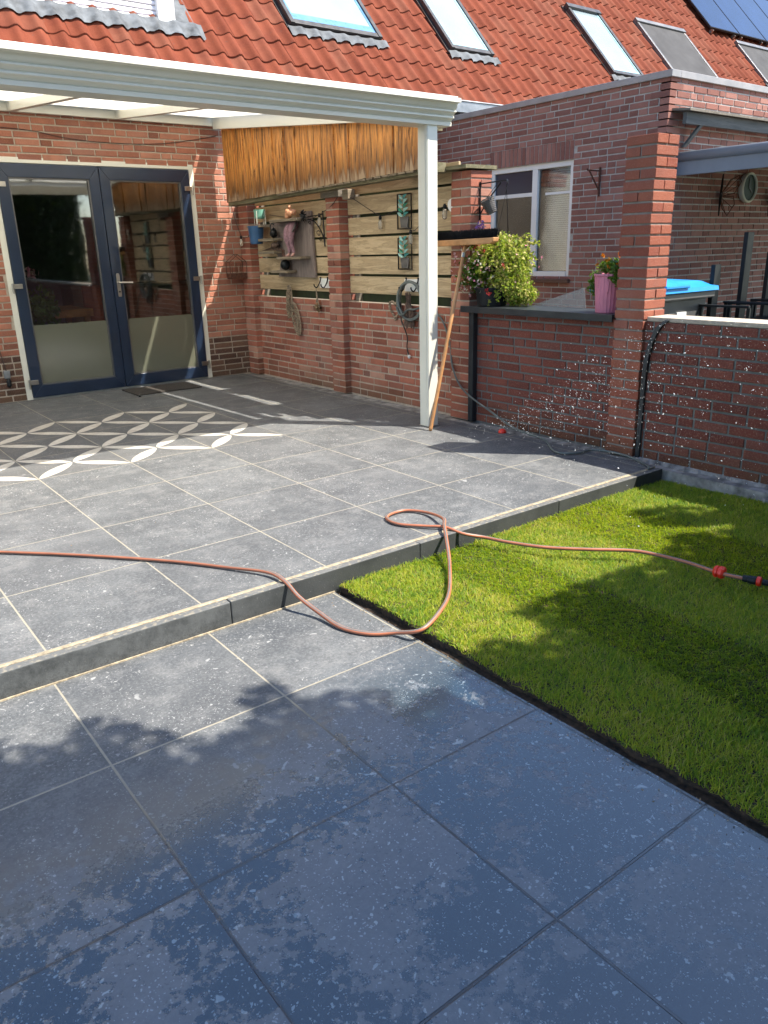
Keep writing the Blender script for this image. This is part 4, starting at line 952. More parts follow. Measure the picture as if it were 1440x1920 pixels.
P2 = blob(90, (3.17, 1.74, 1.12), (.12, .15, .15), rg, .85); leaf_obj('white_flowers', P2, .024, 'petal_white', pp, 34)
P2 = np.concatenate([blob(9, c, (.022, .022, .018), rg, .2) for c in ((3.13, 1.70, 1.335), (3.14, 1.62, 1.30), (3.15, 1.60, 1.03), (3.15, 1.57, 1.0), (3.2, 1.48, 1.2))]); leaf_obj('red_flowers', P2, .022, 'petal_red', pp, 35)
hk = thing('hanging_basket', 'full hanging basket of trailing lime green plants hung by the brick pier', 'hanging basket', (3.38, 1.56, 1.25))
P1 = np.concatenate([blob(2600, (3.36, 1.66, 1.22), (.18, .20, .17), rg, .2), blob(1900, (3.36, 1.55, 1.06), (.16, .17, .17), rg, .4), blob(900, (3.36, 1.42, .98), (.10, .12, .07), rg, .2), blob(300, (3.36, 1.66, 1.38), (.10, .11, .06), rg, .1)])
tr_ = []
for i in range(46):
    a = rg.uniform(0, 6.28); q = np.array([3.36+.17*math.cos(a), 1.64+.19*math.sin(a), rg.uniform(1.12, 1.32)]); L = rg.uniform(.10, .30)
    for k in range(26): tr_.append(q+np.array([.02*math.cos(a)*k/26+rg.normal(0, .006), .03*math.sin(a)*k/26+rg.normal(0, .006), -L*k/26]))
stm = MB()
for i in range(40):
    a = rg.uniform(0, 6.28); c0 = Vector((3.36, 1.66, 1.22)); L = rg.uniform(.22, .31); e = c0+Vector((math.cos(a)*L*.9, math.sin(a)*L, rg.uniform(-.12, .12))); m_ = c0.lerp(e, .6)+Vector((0, 0, rg.uniform(.06, .16)))
    sp_ = spline([c0, m_, e], 10); stm.tube(sp_, .0016, 4, caps=False)
    for k in range(6, 21): tr_ += [np.array(sp_[k])+rg.normal(0, .008, 3) for _ in range(3)]
stm.build('stems', 'leaf_lime', hk)
P1 = np.concatenate([P1, [q for q in tr_ if q[2] > .91]])
P1 = P1[(P1[:, 2] > .905)]
leaf_obj('foliage', P1, .030, 'leaf_lime', hk, 36, droop=.4)
P2 = blob(60, (3.36, 1.52, 1.22), (.19, .20, .17), rg, .9); leaf_obj('flowers', P2, .022, 'petal_pink', hk, 37)
b = MB(); top = Vector((3.30, 1.56, 1.72))
b.lathe((3.36, 1.64, 1.12), [(.04, 0), (.08, .03), (.10, .08), (.10, .10), (.09, .10)], 20); bk = b.build('basket', 'black_plastic', hk)
b = MB()
for a in (.3, 2.4, 4.5): b.tube([tuple(top), (3.36+.09*math.cos(a), 1.64+.09*math.sin(a), 1.22)], .0018, 5)
b.tube([(3.30, 1.56, 1.79), (3.302, 1.548, 1.775), (3.30, 1.56, 1.755), (3.30, 1.565, 1.735), (3.30, 1.56, 1.72)], .004, 6); b.build('hanger_wire', 'black_iron', hk)
# iron bracket on the pier end
b = MB(); b.tube([(3.26, 1.792, 1.52), (3.26, 1.792, 1.79)], .006, 6); b.tube([(3.26, 1.792, 1.775), (3.29, 1.55, 1.785), (3.295, 1.545, 1.76)], .005, 6); b.tube([(3.26, 1.792, 1.56), (3.27, 1.72, 1.66), (3.285, 1.60, 1.775)], .005, 6)
b.build('wall_bracket', 'black_iron', label='black iron bracket on the lit end of the brick pier holding the hanging basket', cat='bracket')
ln = thing('wicker_lantern', 'small dark woven lantern pot hanging tilted from the iron bracket', 'lantern', (3.27, 1.70, 1.58))
b = MB(); ax = (.25, -.35, -1); 
for k in range(9): 
    t = k/8; r_ = .052-.018*t
    pts = []
    for a in range(17): 
        an = a*math.pi/8; Mx = Vector(ax).normalized().to_track_quat('Z', 'Y').to_matrix(); pts.append(tuple(Vector((3.265, 1.725, 1.665))+Mx @ Vector((r_*math.cos(an), r_*math.sin(an), t*.10))))
    b.tube(pts, .0052, 5, caps=False)
b.build('woven_pot', 'greymesh', ln)
b = MB(); b.lathe((3.265, 1.725, 1.665), [(.040, .005), (.038, .05), (.030, .10)], 16, axis=ax); b.build('inner_pot', 'black_plastic', ln)
b = MB(); b.tube([(3.28, 1.62, 1.78), (3.27, 1.68, 1.72), (3.262, 1.73, 1.67)], .002, 5); b.build('cord', 'clearcord', ln)
sf = thing('small_flower_pot', 'small pot of purple and pink petunias on the pier below the woven lantern', 'potted flowers', (3.24, 1.76, 1.42))
P2 = blob(60, (3.22, 1.75, 1.475), (.04, .05, .04), rg, .2); leaf_obj('flowers', P2, .026, 'petal_purple', sf, 38)
P2 = blob(50, (3.21, 1.76, 1.445), (.04, .05, .03), rg, .2); leaf_obj('pink_flowers', P2, .024, 'petal_pink', sf, 39)
P2 = blob(120, (3.23, 1.74, 1.43), (.04, .05, .03), rg, .2); leaf_obj('foliage', P2, .024, 'leaf_lime', sf, 40)
b = MB(); b.lathe((3.25, 1.745, 1.37), [(.025, 0), (.035, .05), (.03, .05)], 14); b.build('pot', 'black_plastic', sf)
pk = thing('pink_planter', 'ribbed pink metal planter with orange flowers on the black coping', 'planter', (3.27, .585, .903))
b = MB(); b.lathe((3.27, .585, .903), [(.076, 0), (.078, .004), (.094, .225), (.100, .235), (.099, .245), (.092, .245), (.085, .20), (.01, .19)], 72, rib=.014, ribn=24); b.build('pot', 'pink', pk)
b = MB(); b.tube(spline([(3.19, .53, 1.10), (3.175, .52, 1.05), (3.185, .53, 1.03)], 4), .004, 6); b.build('handle', 'pink', pk)
P1 = np.concatenate([blob(420, (3.27, .56, 1.19), (.10, .11, .05), rg, .1), blob(160, (3.25, .69, 1.09), (.035, .05, .10), rg, .1), blob(150, (3.22, .50, 1.13), (.05, .05, .06), rg, .1)])
leaf_obj('foliage', P1, .032, 'leaf_green', pk, 41)
P2 = np.concatenate([blob(12, tuple(np.array((3.25, .57, 1.215))+rg.normal(size=3)*np.array([.06, .07, .025])), (.012, .012, .009), rg, .2) for _ in range(13)]); leaf_obj('flowers', P2, .020, 'petal_orange', pk, 42)
b = MB(); b.prism([(3.43, 1.40, .905), (3.44, .92, 1.045), (3.44, .90, .905)], (.002, 0, 0)); b.build('plastic_sheet', 'clear', label='clear triangular plastic sheet standing behind the black coping', cat='plastic sheet')

# ------------------------------------------------------------------ decorations on the fence
shelf = thing('shelf_board', 'pinkish grey cut board with small ledges screwed to the plank fence', 'wall shelf', (3.22, 4.4, 1.08))
ol = [(4.07, 1.08), (4.10, 1.70), (4.25, 1.705), (4.28, 1.655), (4.90, 1.645), (4.90, 1.52), (4.77, 1.46), (4.82, 1.33), (4.72, 1.24), (4.78, 1.085)]
b = MB(); b.prism([(3.222, y, z) for y, z in ol], (.028, 0, 0)); b.build('back_board', 'boardwood', shelf, bevel=.003)
for ya, yb_, zt in ((5.19, 4.88, 1.605), (4.96, 4.64, 1.465), (4.98, 4.64, 1.340), (4.70, 4.16, 1.640), (4.60, 4.13, 1.283), (4.74, 4.40, 1.150)):
    b = MB(); b.box((3.10, yb_, zt-.026), (3.222, ya, zt)); b.build('ledge', 'shelfwood', shelf, bevel=.003)
mp = thing('mint_planter', 'round mint green plant pot on a white wire stand on the top left ledge', 'planter', (3.15, 4.98, 1.61))
b = MB(); b.lathe((3.15, 4.97, 1.665), [(.045, 0), (.058, .02), (.062, .09), (.057, .09), (.05, .05)], 24); b.build('pot', 'mint', mp)
b = MB()
for a in (.5, 2.1, 3.7, 5.2): b.tube([(3.15+.068*math.cos(a), 4.97+.068*math.sin(a), 1.607), (3.15+.064*math.cos(a), 4.97+.064*math.sin(a), 1.74)], .0035, 6)
b.build('wire_stand', 'cream', mp)
bu = thing('blue_bucket', 'small dark blue bucket hanging under the mint green planter', 'bucket', (3.12, 5.03, 1.40))
b = MB(); b.lathe((3.12, 5.02, 1.415), [(.062, 0), (.066, .004), (.084, .17), (.088, .172), (.088, .18), (.08, .178)], 28); b.build('bucket', 'blue_pot', bu)
b = MB(); b.tube(spline([(3.12, 5.105, 1.575), (3.12, 5.16, 1.53), (3.12, 5.20, 1.49)], 5), .003, 6); b.build('handle', 'black_iron', bu)
pc = thing('peach_ornament', 'lumpy peach coloured ceramic ornament on the upper ledge', 'ornament', (3.16, 4.38, 1.64))
b = MB()
for q in range(14): b.ball((3.16+random.uniform(-.02, .02), 4.37+random.uniform(-.055, .055), 1.675+random.uniform(-.02, .035)), random.uniform(.018, .032), 9, 6)
b.ball((3.155, 4.37, 1.745), .018, 9, 6); b.build('body', 'peach', pc, smooth=True)
b = MB(); b.ball((3.16, 4.72, 1.512), (.042, .042, .045), 16, 10); b.lathe((3.16, 4.72, 1.552), [(.015, 0), (.018, .008), (.006, .012), (.006, .02)], 12); b.tube(spline([(3.16, 4.76, 1.53), (3.16, 4.785, 1.575), (3.16, 4.75, 1.61), (3.16, 4.71, 1.60)], 5), .005, 6)
b.build('kettle', 'black_iron', label='small round dark kettle ornament on the second ledge from the top', cat='kettle', smooth=True)
b = MB(); b.prism([(3.13, 4.96, 1.345), (3.17, 4.62, 1.345), (3.16, 4.68, 1.385), (3.14, 4.70, 1.43), (3.13, 4.76, 1.375)], (.035, 0, 0)); b.ball((3.15, 4.70, 1.40), (.03, .06, .03), 10, 6)
b.build('bird_ornament', 'drift', label='brown wooden bird ornament on the left middle ledge', cat='ornament', bevel=.004)
b = MB(); b.ball((3.15, 4.51, 1.205), (.050, .052, .052), 18, 12); b.build('dark_ball', 'black_plastic', label='shiny dark green ball on the lowest ledge', cat='ball', smooth=True)
tc = thing('test_tube_stand', 'two thin dark red glass tubes on the ledge left of the figurine', 'tubes', (3.15, 4.52, 1.29))
for k in (0, 1): b = MB(); b.tube([(3.14, 4.53-k*.03, 1.283), (3.14, 4.53-k*.03, 1.35)], .006, 8); b.build('tube', 'rust', tc)
fg = thing('sitting_figurine', 'shelf sitting figurine with dangling mauve legs and pink feet', 'figurine', (3.15, 4.36, 1.28))
b = MB()
for s in (-1, 1): b.tube(spline([(3.19, 4.36+s*.035, 1.60), (3.14, 4.36+s*.04, 1.54), (3.12, 4.355+s*.038, 1.46), (3.13, 4.35+s*.03, 1.38), (3.135, 4.34+s*.04, 1.315)], 5), [.03, .031, .032, .033, .035, .036, .037, .037, .036, .034, .032, .030, .028, .026, .024, .022, .020, .019, .018, .016, .015], 12)
b.ball((3.18, 4.36, 1.575), (.04, .065, .045), 14, 8); b.build('trousers', 'mauve', fg, smooth=True)
b = MB()
for s in (-1, 1): b.tube([(3.135, 4.34+s*.04, 1.32), (3.12, 4.34+s*.045, 1.298), (3.09, 4.335+s*.05, 1.292)], [.012, .014, .008], 10)
b.build('feet', 'pinkflesh', fg, smooth=True)
b = MB(); b.tube(spline([(3.17, 4.43, 1.60), (3.14, 4.46, 1.55), (3.13, 4.43, 1.50)], 4), .009, 8); b.tube(spline([(3.17, 4.29, 1.60), (3.13, 4.26, 1.55), (3.12, 4.30, 1.51)], 4), .009, 8); b.build('arms', 'greymesh', fg, smooth=True)
# wrought iron bracket with black flower
ib = thing('scroll_bracket', 'black wrought iron scroll bracket with a black flower on the plank fence', 'iron bracket', (3.2, 3.9, 1.4))
b = MB(); b.tube([(3.225, 3.87, 1.37), (3.225, 3.885, 1.69)], .007, 7); b.tube([(3.225, 3.885, 1.66), (3.19, 4.10, 1.645)], .005, 6)
b.tube(spline([(3.225, 3.87, 1.43), (3.21, 3.92, 1.53), (3.20, 4.0, 1.60), (3.19, 4.09, 1.625)], 6), .006, 6)
for c_, r_ in (((3.215, 3.955, 1.49), .035), ((3.215, 3.93, 1.435), .025), ((3.20, 4.08, 1.59), .022)): b.tube([(c_[0], c_[1]+r_*math.cos(a*.5)*(1-a*.05), c_[2]+r_*math.sin(a*.5)*(1-a*.05)) for a in range(14)], .0035, 5)
b.build('scroll', 'black_iron', ib)
b = MB()
for k in range(11):
    a = k*.571; b.prism([(3.17, 4.13, 1.655), (3.15-.02*(k % 2), 4.13+.035*math.cos(a-.3), 1.655+.035*math.sin(a-.3)), (3.165, 4.13+.062*math.cos(a), 1.655+.062*math.sin(a)), (3.15, 4.13+.035*math.cos(a+.3), 1.655+.035*math.sin(a+.3))], (.004, 0, 0))
b.build('flower', 'black_iron', ib)
def hooks(y0, y1, z0, z1, hy, label):
    t = thing('hook_rail', label, 'coat hooks', (3.25, (y0+y1)/2, z0)); b = MB(); b.box((3.245, y0, z0), (3.259, y1, z1)); b.build('back_plate', 'white', t, bevel=.002)
    for y in hy:
        b = MB(); b.tube(spline([(3.243, y, z1+.005), (3.235, y+.004, z1-.03), (3.215, y, z0+.03), (3.19, y, z0+.005), (3.165, y, z0+.02), (3.160, y, z0+.04)], 5), .0058, 7); b.ball((3.24, y, z1+.006), .009, 8, 5); b.build('hook', 'black_iron', t, smooth=True)
hooks(3.80, 4.03, .985, 1.075, (4.0, 3.875), 'white rail with two black coat hooks on the left fence panel')
hooks(2.33, 2.69, .985, 1.085, (2.66, 2.50), 'white rail with black hooks holding the coiled hose by the post')
# willow heart
wh = thing('willow_heart', 'large open heart of woven willow twigs hanging on the brick wall', 'wicker heart', (3.20, 4.48, .49))
rr_ = random.Random(9)
for (cy, cz, hy_, hz_, an, nm) in ((4.555, .835, .050, .165, .10, 0), (4.44, .665, .070, .17, -.28, 1)):
    b = MB()
    for k in range(70):
        t = rr_.uniform(-1, 1); t2 = max(-1, min(1, t+rr_.uniform(-.75, .75))); s1 = rr_.uniform(-1, 1)*math.sqrt(max(0, 1-t*t)); s2 = rr_.uniform(-1, 1)*math.sqrt(max(0, 1-t2*t2))
        def pt(s, t_): yy, zz = s*hy_, t_*hz_; return (3.20+rr_.uniform(-.022, .012), cy+yy*math.cos(an)-zz*math.sin(an), cz+yy*math.sin(an)+zz*math.cos(an))
        b.tube([pt(s1, t), pt(s2, t2)], .0034, 5)
    ring = [(3.20, cy+hy_*math.cos(a/4)*math.cos(an)-hz_*math.sin(a/4)*math.sin(an), cz+hy_*math.cos(a/4)*math.sin(an)+hz_*math.sin(a/4)*math.cos(an)) for a in range(26)]
    b.tube(ring, .008, 6); b.build('woven_lobe', 'wicker', wh)
b = MB(); b.prism([(3.23, 4.60, .98), (3.23, 4.66, .93), (3.23, 4.63, .82), (3.23, 4.58, .86)], (.012, 0, 0)); b.build('wood_tag', 'drift', wh)
db = thing('dried_flower_bunch', 'small bunch of dried flowers hanging upside down on the brick wall', 'dried flowers', (3.2, 4.0, .78))
b = MB(); 
for k in range(9): b.tube([(3.20, 4.03, 1.00), (3.20, 4.02+rr_.uniform(-.015, .015), .90), (3.195+rr_.uniform(-.02, .01), 4.0+rr_.uniform(-.05, .05), .80)], .0025, 5)
b.build('stems', 'wicker', db)
leaf_obj('flower_heads', blob(110, (3.19, 4.0, .80), (.03, .05, .045), rg, .1), .026, 'dryflower', db, 50)
b = MB(); pts = []
for k in range(33):
    t = k/32*2*math.pi; pts.append((3.215, 2.785+.0052*16*math.sin(t)**3, .835+.0052*(13*math.cos(t)-5*math.cos(2*t)-2*math.cos(3*t)-math.cos(4*t))))
b.tube(pts, .009, 6); b.tube([(3.225, 2.785, .86), (3.24, 2.785, .985)], .0018, 5)
for k in range(32):
    q = Vector(pts[k]); b.ball((q.x+rr_.uniform(-.008, .004), q.y+rr_.uniform(-.007, .007), q.z+rr_.uniform(-.007, .007)), rr_.uniform(.006, .010), 6, 4)
b.build('twig_heart', 'wicker', label='small brown twig heart hanging by a thread on the brick wall', cat='heart wreath')
hc_ = thing('coiled_hose', 'coil of grey cable hung on the white hook rail behind the post', 'coiled cable', (3.17, 2.55, .74)); b = MB()
for q in range(4):
    c_y, c_z, ry_, rz_ = 2.54+rr_.uniform(-.02, .02), .905+rr_.uniform(-.02, .015), .155+rr_.uniform(-.02, .012), .165+rr_.uniform(-.025, .01)
    b.tube([(3.165+.012*q, c_y+ry_*math.cos(a/32*6.283)*(1+.06*math.sin(a*.4+q)), c_z+rz_*math.sin(a/32*6.283)) for a in range(33)], .0082, 8, caps=False)
b.tube(spline([(3.16, 2.70, .86), (3.16, 2.66, .80), (3.155, 2.60, .80), (3.155, 2.54, .84), (3.16, 2.44, .85), (3.17, 2.36, .88)], 6), .0082, 8); b.build('loops', 'hose_g', hc_, smooth=True)
b = MB(); b.tube(spline([(3.19, 2.68, .90), (3.2, 2.69, .76), (3.20, 2.645, .68), (3.205, 2.61, .60), (3.21, 2.625, .52), (3.21, 2.60, .45)], 6), .006, 7); b.build('tail', 'clearcord', hc_, smooth=True)
b = MB(); b.lathe((3.21, 2.595, .425), [(.010, 0), (.014, .008), (.014, .022), (.007, .028)], 12); b.build('plug', 'white', hc_)
b = MB()
for k in range(26):
    y = 2.56+rr_.uniform(-.055, .05); b.tube([(3.19+rr_.uniform(-.02, .02), 2.58+rr_.uniform(-.02, .02), .93+rr_.uniform(-.05, .05)), (3.19+rr_.uniform(-.02, .02), y, .80), (3.185, y+rr_.uniform(-.03, .03), .675+rr_.uniform(0, .05))], rr_.uniform(.003, .009), 6)
b.build('driftwood_bunch', 'drift', label='bundle of brown driftwood sticks hanging behind the coiled cable', cat='driftwood')
def picture(z0, z1, label):
    t = thing('plant_picture', label, 'wall picture', (3.235, 2.665, z0), 'metal plant pictures on the fence'); y0, y1 = 2.575, 2.765
    b = MB()
    for p_, q_ in (((3.236, y0, z0), (3.244, y0+.009, z1)), ((3.236, y1-.009, z0), (3.244, y1, z1)), ((3.236, y0+.009, z0), (3.244, y1-.009, z0+.009)), ((3.236, y0+.009, z1-.009), (3.244, y1-.009, z1))): b.box(p_, q_)
    b.tube([(3.238, 2.67, z0+.07), (3.238, 2.668, z1-.03)], .0035, 6); b.build('frame', 'black_iron', t)
    b = MB(); b.prism([(3.232, 2.625, z0+.012), (3.232, 2.71, z0+.012), (3.232, 2.725, z0+.098), (3.232, 2.61, z0+.098)], (.010, 0, 0)); b.build('pot_relief', 'greymesh', t, bevel=.002)
    n = 0
    for k in range(5):
        for s in (-1, 1):
            z = z0+.10+k*.033; ln_ = .078-.004*k; an = .45+.06*k; b = MB(); P_ = []
            for j in range(9): 
                t_ = j/8; P_.append((t_*ln_, .017*math.sin(math.pi*t_**.8)))
            for j in range(7, 0, -1): t_ = j/8; P_.append((t_*ln_, -.010*math.sin(math.pi*t_**.8)))
            b.prism([(3.222-.010*math.sin(math.pi*min(1, a/ln_)), 2.668+s*(.004+a*math.cos(an)-c*math.sin(an)), z+a*math.sin(an)+c*math.cos(an)) for a, c in P_], (.003, 0, 0))
            b.build('leaf', ('teal1', 'teal2', 'teal3', 'teal2')[(n*7+k) % 4], t); n += 1
picture(1.487, 1.765, 'upper of the two framed metal plant pictures with aqua leaves'); picture(1.163, 1.420, 'lower of the two framed metal plant pictures with aqua leaves')
# string lights
sg = thing('string_light', 'string of clear bulbs on dark cable along the plank fence', 'string light', (3.2, 3.8, 1.6))
b = MB(); b.tube(spline([(3.08, 5.48, 1.86), (3.11, 5.42, 1.62), (3.13, 5.36, 1.50), (3.14, 5.26, 1.49), (3.15, 5.16, 1.53)], 6), .003, 5)
b.tube(spline([(3.23, 4.90, 1.70), (3.235, 4.55, 1.66), (3.225, 4.2, 1.62), (3.20, 3.90, 1.66), (3.16, 3.62, 1.73), (3.15, 3.48, 1.80), (3.17, 3.34, 1.775), (3.225, 3.15, 1.67), (3.24, 2.98, 1.605), (3.24, 2.75, 1.63), (3.235, 2.56, 1.47), (3.24, 2.35, 1.60), (3.22, 2.12, 1.64)], 6), .0032, 5); b.build('cable', 'clearcord', sg)
for (x, y, z) in ((3.13, 5.385, 1.44), (3.215, 3.93, 1.60), (3.225, 2.985, 1.54), (3.215, 2.56, 1.41), (3.19, 2.11, 1.585)):
    b = MB(); b.lathe((x, y, z+.035), [(.013, 0), (.014, .02), (.008, .035)], 10); s_ = b.build('socket', 'black_plastic', sg)
    b = MB(); b.lathe((x, y, z-.045), [(.006, 0), (.019, .010), (.021, .03), (.021, .055), (.012, .078)], 14); b.build('bulb', 'bulb', sg, smooth=True)
b = MB(); b.lathe((3.20, 2.04, 1.64), [(.048, 0), (.046, .008), (.02, .018), (.01, .02)], 24, axis=(1, 0, .1)); b.build('enamel_disc', 'white', label='round white enamel disc beside the bulb right of the post', cat='disc')
# rusty candle house on the house wall
ch = thing('candle_house', 'rusty house shaped wire candle holder on the house wall', 'candle holder', (3.05, 5.44, 1.08))
b = MB(); a0, a1, zb_, zm, zt_ = 2.955, 3.155, 1.085, 1.24, 1.315
for yy in (5.36, 5.45):
    b.tube([(a0, yy, zb_), (a0, yy, zm), ((a0+a1)/2, yy, zt_), (a1, yy, zm), (a1, yy, zb_), (a0, yy, zb_)], .0042, 6)
    b.tube([((a0+a1)/2-.03, yy, zb_), ((a0+a1)/2-.03, yy, 1.22), ((a0+a1)/2+.03, yy, 1.22), ((a0+a1)/2+.03, yy, zb_)], .003, 6)
for q in ((a0, zb_), (a0, zm), (a1, zb_), (a1, zm), ((a0+a1)/2, zt_)): b.tube([(q[0], 5.36, q[1]), (q[0], 5.45, q[1])], .0042, 6)
b.build('wire_house', 'rust', ch); b = MB(); b.box((a0, 5.36, 1.06), (a1, 5.45, 1.12)); b.build('tray', 'rust', ch, bevel=.003)
b = MB(); b.tube(spline([(-1.2, 5.485, 2.47), (.86, 5.485, 2.455), (1.4, 5.485, 2.40), (1.82, 5.485, 2.375), (2.4, 5.485, 2.40), (2.98, 5.485, 2.50)], 8), .003, 5); b.build('wall_cable', 'clearcord', label='thin dark cable drooping across the brick above the doors', cat='cable')
sk = thing('outdoor_plug', 'grey socket with black plug on the brick left of the doors', 'socket', (.55, 5.48, .15))
b = MB(); b.box((.525, 5.465, .235), (.58, 5.495, .31)); b.build('socket_box', 'zinc', sk, bevel=.006); b = MB(); b.lathe((.555, 5.47, .15), [(.010, 0), (.022, .02), (.022, .06), (.010, .085)], 14); b.build('plug', 'black_plastic', sk)
b = MB(); b.tube(spline([(.55, 5.48, .31), (.535, 5.485, .42), (.52, 5.485, .55)], 4), .004, 5); b.build('cord', 'clearcord', sk)
b = MB(); b.box((1.60, 4.93, .001), (2.30, 5.37, .013)); b.build('doormat', 'mat', label='thin brown doormat lying before the right patio door', cat='doormat', bevel=.003)
b = MB(); b.lathe((1.60, 4.86, .0), [(.014, 0), (.013, .012), (.006, .02)], 10); b.build('pebble', 'black_plastic', label='tiny black stopper on the patio at the corner of the doormat', cat='stopper')

# ------------------------------------------------------------------ next door's things
bn = thing('wheelie_bin', 'grey wheelie bin with bright blue lid behind the garden wall', 'bin', (5.2, 1.5, -.16))
b = MB(); b.prism([(4.83, 1.30, -.06), (5.50, 1.30, -.06), (5.56, 1.24, .86), (4.78, 1.24, .86)], (0, .55, 0)); b.build('body', 'bin_grey', bn, bevel=.02)
b = MB(); b.box((4.75, 1.19, .855), (5.60, 1.88, .915)); b.build('rim', 'bin_grey', bn, bevel=.012)
b = MB(); ns = 12; V = []; F = []
for i in range(ns+1):
    t = i/ns; x = 4.74+.88*t; cz = 1.03-.055*t**2+.012*math.sin(t*9) if t < .93 else .965
    V += [(x, 1.17, .92), (x, 1.18, .955), (x, 1.30, cz), (x, 1.80, cz+.015), (x, 1.90, .95), (x, 1.90, .92)]
for i in range(ns):
    for j in range(5): F.append((i*6+j, i*6+j+1, i*6+7+j, i*6+6+j))
F += [(0, 1, 2, 3, 4, 5), tuple(ns*6+q for q in (5, 4, 3, 2, 1, 0))]
ld = mesh_obj('lid', V, F, [.5]*len(F), 'blue_bin', bn)
b = MB(); b.box((4.80, 1.16, .955), (5.15, 1.20, .985)); b.build('lid_grip', 'blue_bin', ld, bevel=.008)
b = MB(); b.box((5.10, 1.232, .62), (5.24, 1.252, .75)); b.build('sticker', 'label', bn)
for s in (4.86, 5.42): b = MB(); b.lathe((s, 1.85, .02), [(.11, -.03), (.11, .03)], 20, axis=(1, 0, 0)); b.build('wheel', 'black_plastic', bn)
def pchair(x, y, h, rz_, label):
    t = thing('patio_chair', label, 'chair', (x, y, -.16), 'black garden chairs next door'); c_, s_ = math.cos(rz_), math.sin(rz_)
    T_ = lambda q: (x+q[0]*c_-q[1]*s_, y+q[0]*s_+q[1]*c_, q[2])
    for nm, bx in (('backrest', ((-.055, .20, .30), (.065, .24, h))), ('seat', ((-.24, -.25, .60), (.24, .24, .63))), ('armrest', ((-.26, -.22, .78), (-.22, .22, .80))), ('armrest', ((.22, -.22, .78), (.26, .22, .80)))):
        b = MB(); b.T = T_; b.box(*bx); b.build(nm, 'black_plastic', t, bevel=.004)
    for a, c in ((-.25, -.22), (.25, -.22), (-.25, .20), (.25, .20)):
        b = MB(); b.T = T_; b.box((a-.014, c-.014, -.16), (a+.014, c+.014, .78)); b.build('leg', 'black_plastic', t)
pchair(5.72, 1.05, 1.13, .1, 'lower black garden chair just right of the blue bin'); pchair(6.12, 1.0, 1.40, .05, 'tallest black garden chair in the row beyond the low wall'); pchair(6.55, 1.0, 1.22, -.1, 'black garden chair at the right edge beyond the low wall')
ck = thing('wall_clock', 'round cream rimmed clock with a dark face on the shaded brick wall', 'clock', (7.52, 2.06, 1.865))
b = MB(); b.lathe((7.52, 2.09, 1.865), [(.145, 0), (.152, .02), (.152, .05), (.140, .06), (.131, .05), (.131, .0)], 36, axis=(0, -1, 0)); b.build('rim', 'cream', ck)
b = MB(); b.lathe((7.52, 2.09, 1.865), [(.133, 0), (.133, .035)], 36, axis=(0, -1, 0)); fc = b.build('face', 'face_reflection', ck)
b = MB(); b.box((7.515, 2.048, 1.86), (7.525, 2.052, 1.97)); b.prism([(7.52, 2.047, 1.86), (7.59, 2.047, 1.81), (7.594, 2.047, 1.818), (7.524, 2.047, 1.868)], (0, .003, 0)); b.build('hand', 'black_iron', ck)
def butterfly(cx, cz, s, label):
    t = thing('metal_butterfly', label, 'wall ornament', (cx, 2.06, cz), 'metal butterflies on the shaded wall')
    for sd in (-1, 1):
        b = MB(); 
        for out in ([(0, 0), (.10, .16), (.19, .20), (.22, .14), (.16, .03), (0, 0)], [(0, 0), (.15, .00), (.17, -.08), (.10, -.19), (.04, -.12), (0, 0)]):
            P_ = [(cx+sd*a*s*.8, 2.085-a*s*.55, cz+c*s) for a, c in out]; b.tube(P_, .006, 5)
            for k in range(1, 5): b.tube([P_[0], tuple((Vector(P_[k]).lerp(Vector(P_[min(k+1, 5)]), .3)))], .0035, 4)
        b.build('wing', 'rust' if sd > 0 else 'black_iron', t)
    b = MB(); b.ball((cx, 2.07, cz), (.012, .012, .06), 8, 6); b.tube([(cx, 2.07, cz+.05), (cx-.02, 2.05, cz+.10)], .002, 4); b.build('body', 'black_iron', t)
butterfly(7.02, 1.77, 1.0, 'metal butterfly wall ornament left of the round clock'); butterfly(8.03, 1.77, 1.0, 'metal butterfly wall ornament right of the round clock')
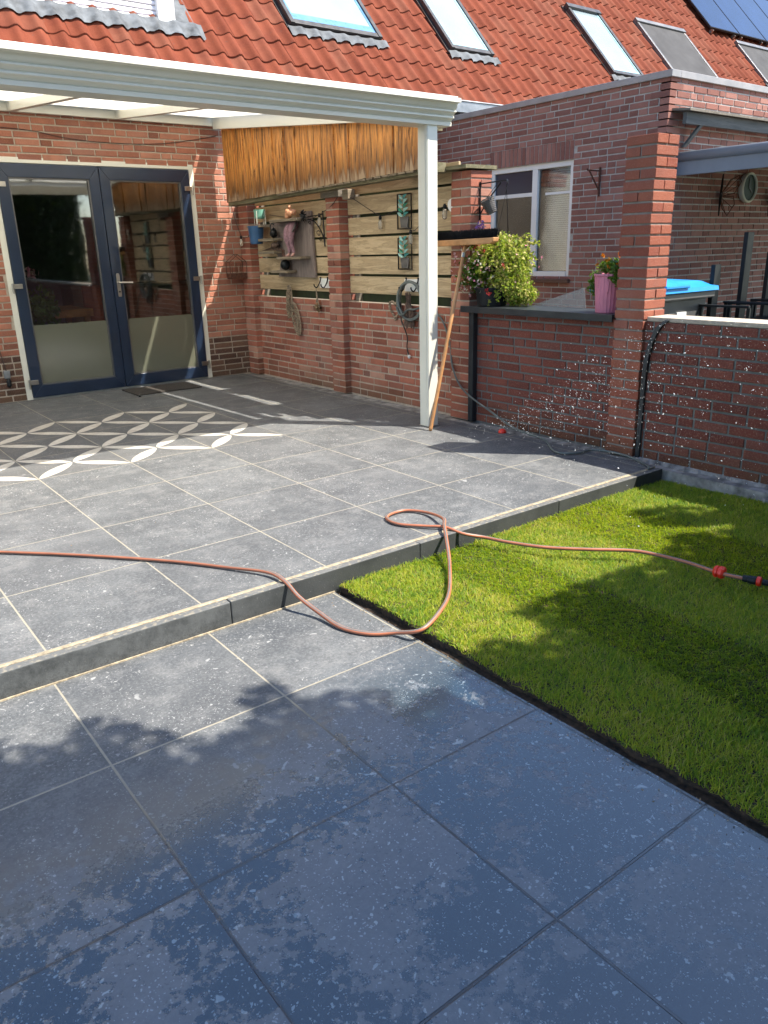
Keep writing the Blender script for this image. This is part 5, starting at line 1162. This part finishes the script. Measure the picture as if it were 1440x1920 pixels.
b = MB(); b.tube([(5.985, 2.84, 1.80), (5.985, 2.84, 2.08)], .011, 6); b.tube([(5.98, 2.84, 2.045), (5.80, 2.85, 2.045), (5.79, 2.85, 2.06)], .008, 6); b.tube([(5.98, 2.84, 1.86), (5.83, 2.85, 2.04)], .008, 6)
b.build('basket_bracket', 'rust', label='empty rusty basket bracket on the plum brick wall beside the window', cat='bracket')

# ------------------------------------------------------------------ inside the living room
dt = thing('dining_table', 'orange oak table inside behind the left glass door', 'table', (1.35, 6.45, 0))
b = MB(); b.box((1.05, 6.10, .72), (1.65, 6.9, .80)); b.build('table_top', 'oak', dt)
for a, c in ((1.08, 6.13), (1.57, 6.13), (1.08, 6.82), (1.57, 6.82)): b = MB(); b.box((a, c, 0), (a+.05, c+.05, .72)); b.build('leg', 'oak', dt)
dc = thing('dining_chair', 'rust fabric dining chair beside the oak table indoors', 'chair', (1.75, 6.7, 0))
b = MB(); b.box((1.75, 6.25, .45), (2.15, 6.70, .52)); b.build('seat', 'fabric', dc, bevel=.02); b = MB(); b.box((1.75, 6.70, .52), (2.15, 6.76, 1.02)); b.build('backrest', 'fabric', dc, bevel=.02)
for a, c in ((1.77, 6.27), (2.1, 6.27), (1.77, 6.71), (2.1, 6.71)): b = MB(); b.box((a, c, 0), (a+.03, c+.03, .45)); b.build('leg', 'oak', dc)
ip = thing('house_plant', 'indoor potted plant close behind the left glass door', 'house plant', (1.02, 5.95, 0))
b = MB(); b.lathe((1.05, 5.84, 0), [(.12, 0), (.16, .5), (.15, .5)], 20); b.build('pot', 'cream', ip)
leaf_obj('foliage', blob(420, (1.05, 5.82, .84), (.18, .14, .22), rg, .2), .07, 'leaf_green', ip, 60); leaf_obj('flowers', blob(30, (1.0, 5.82, 1.20), (.07, .05, .05), rg, .2), .06, 'petal_pink', ip, 61)
kc = thing('sideboard', 'brown wooden sideboard at the back of the room behind the right door', 'sideboard', (2.6, 7.9, 0))
b = MB(); b.box((1.9, 7.6, 0), (3.9, 8.1, .95)); b.build('body', 'roomfloor', kc); b = MB(); b.box((1.88, 7.58, .95), (3.92, 8.12, .99)); b.build('worktop', 'oldwood', kc)
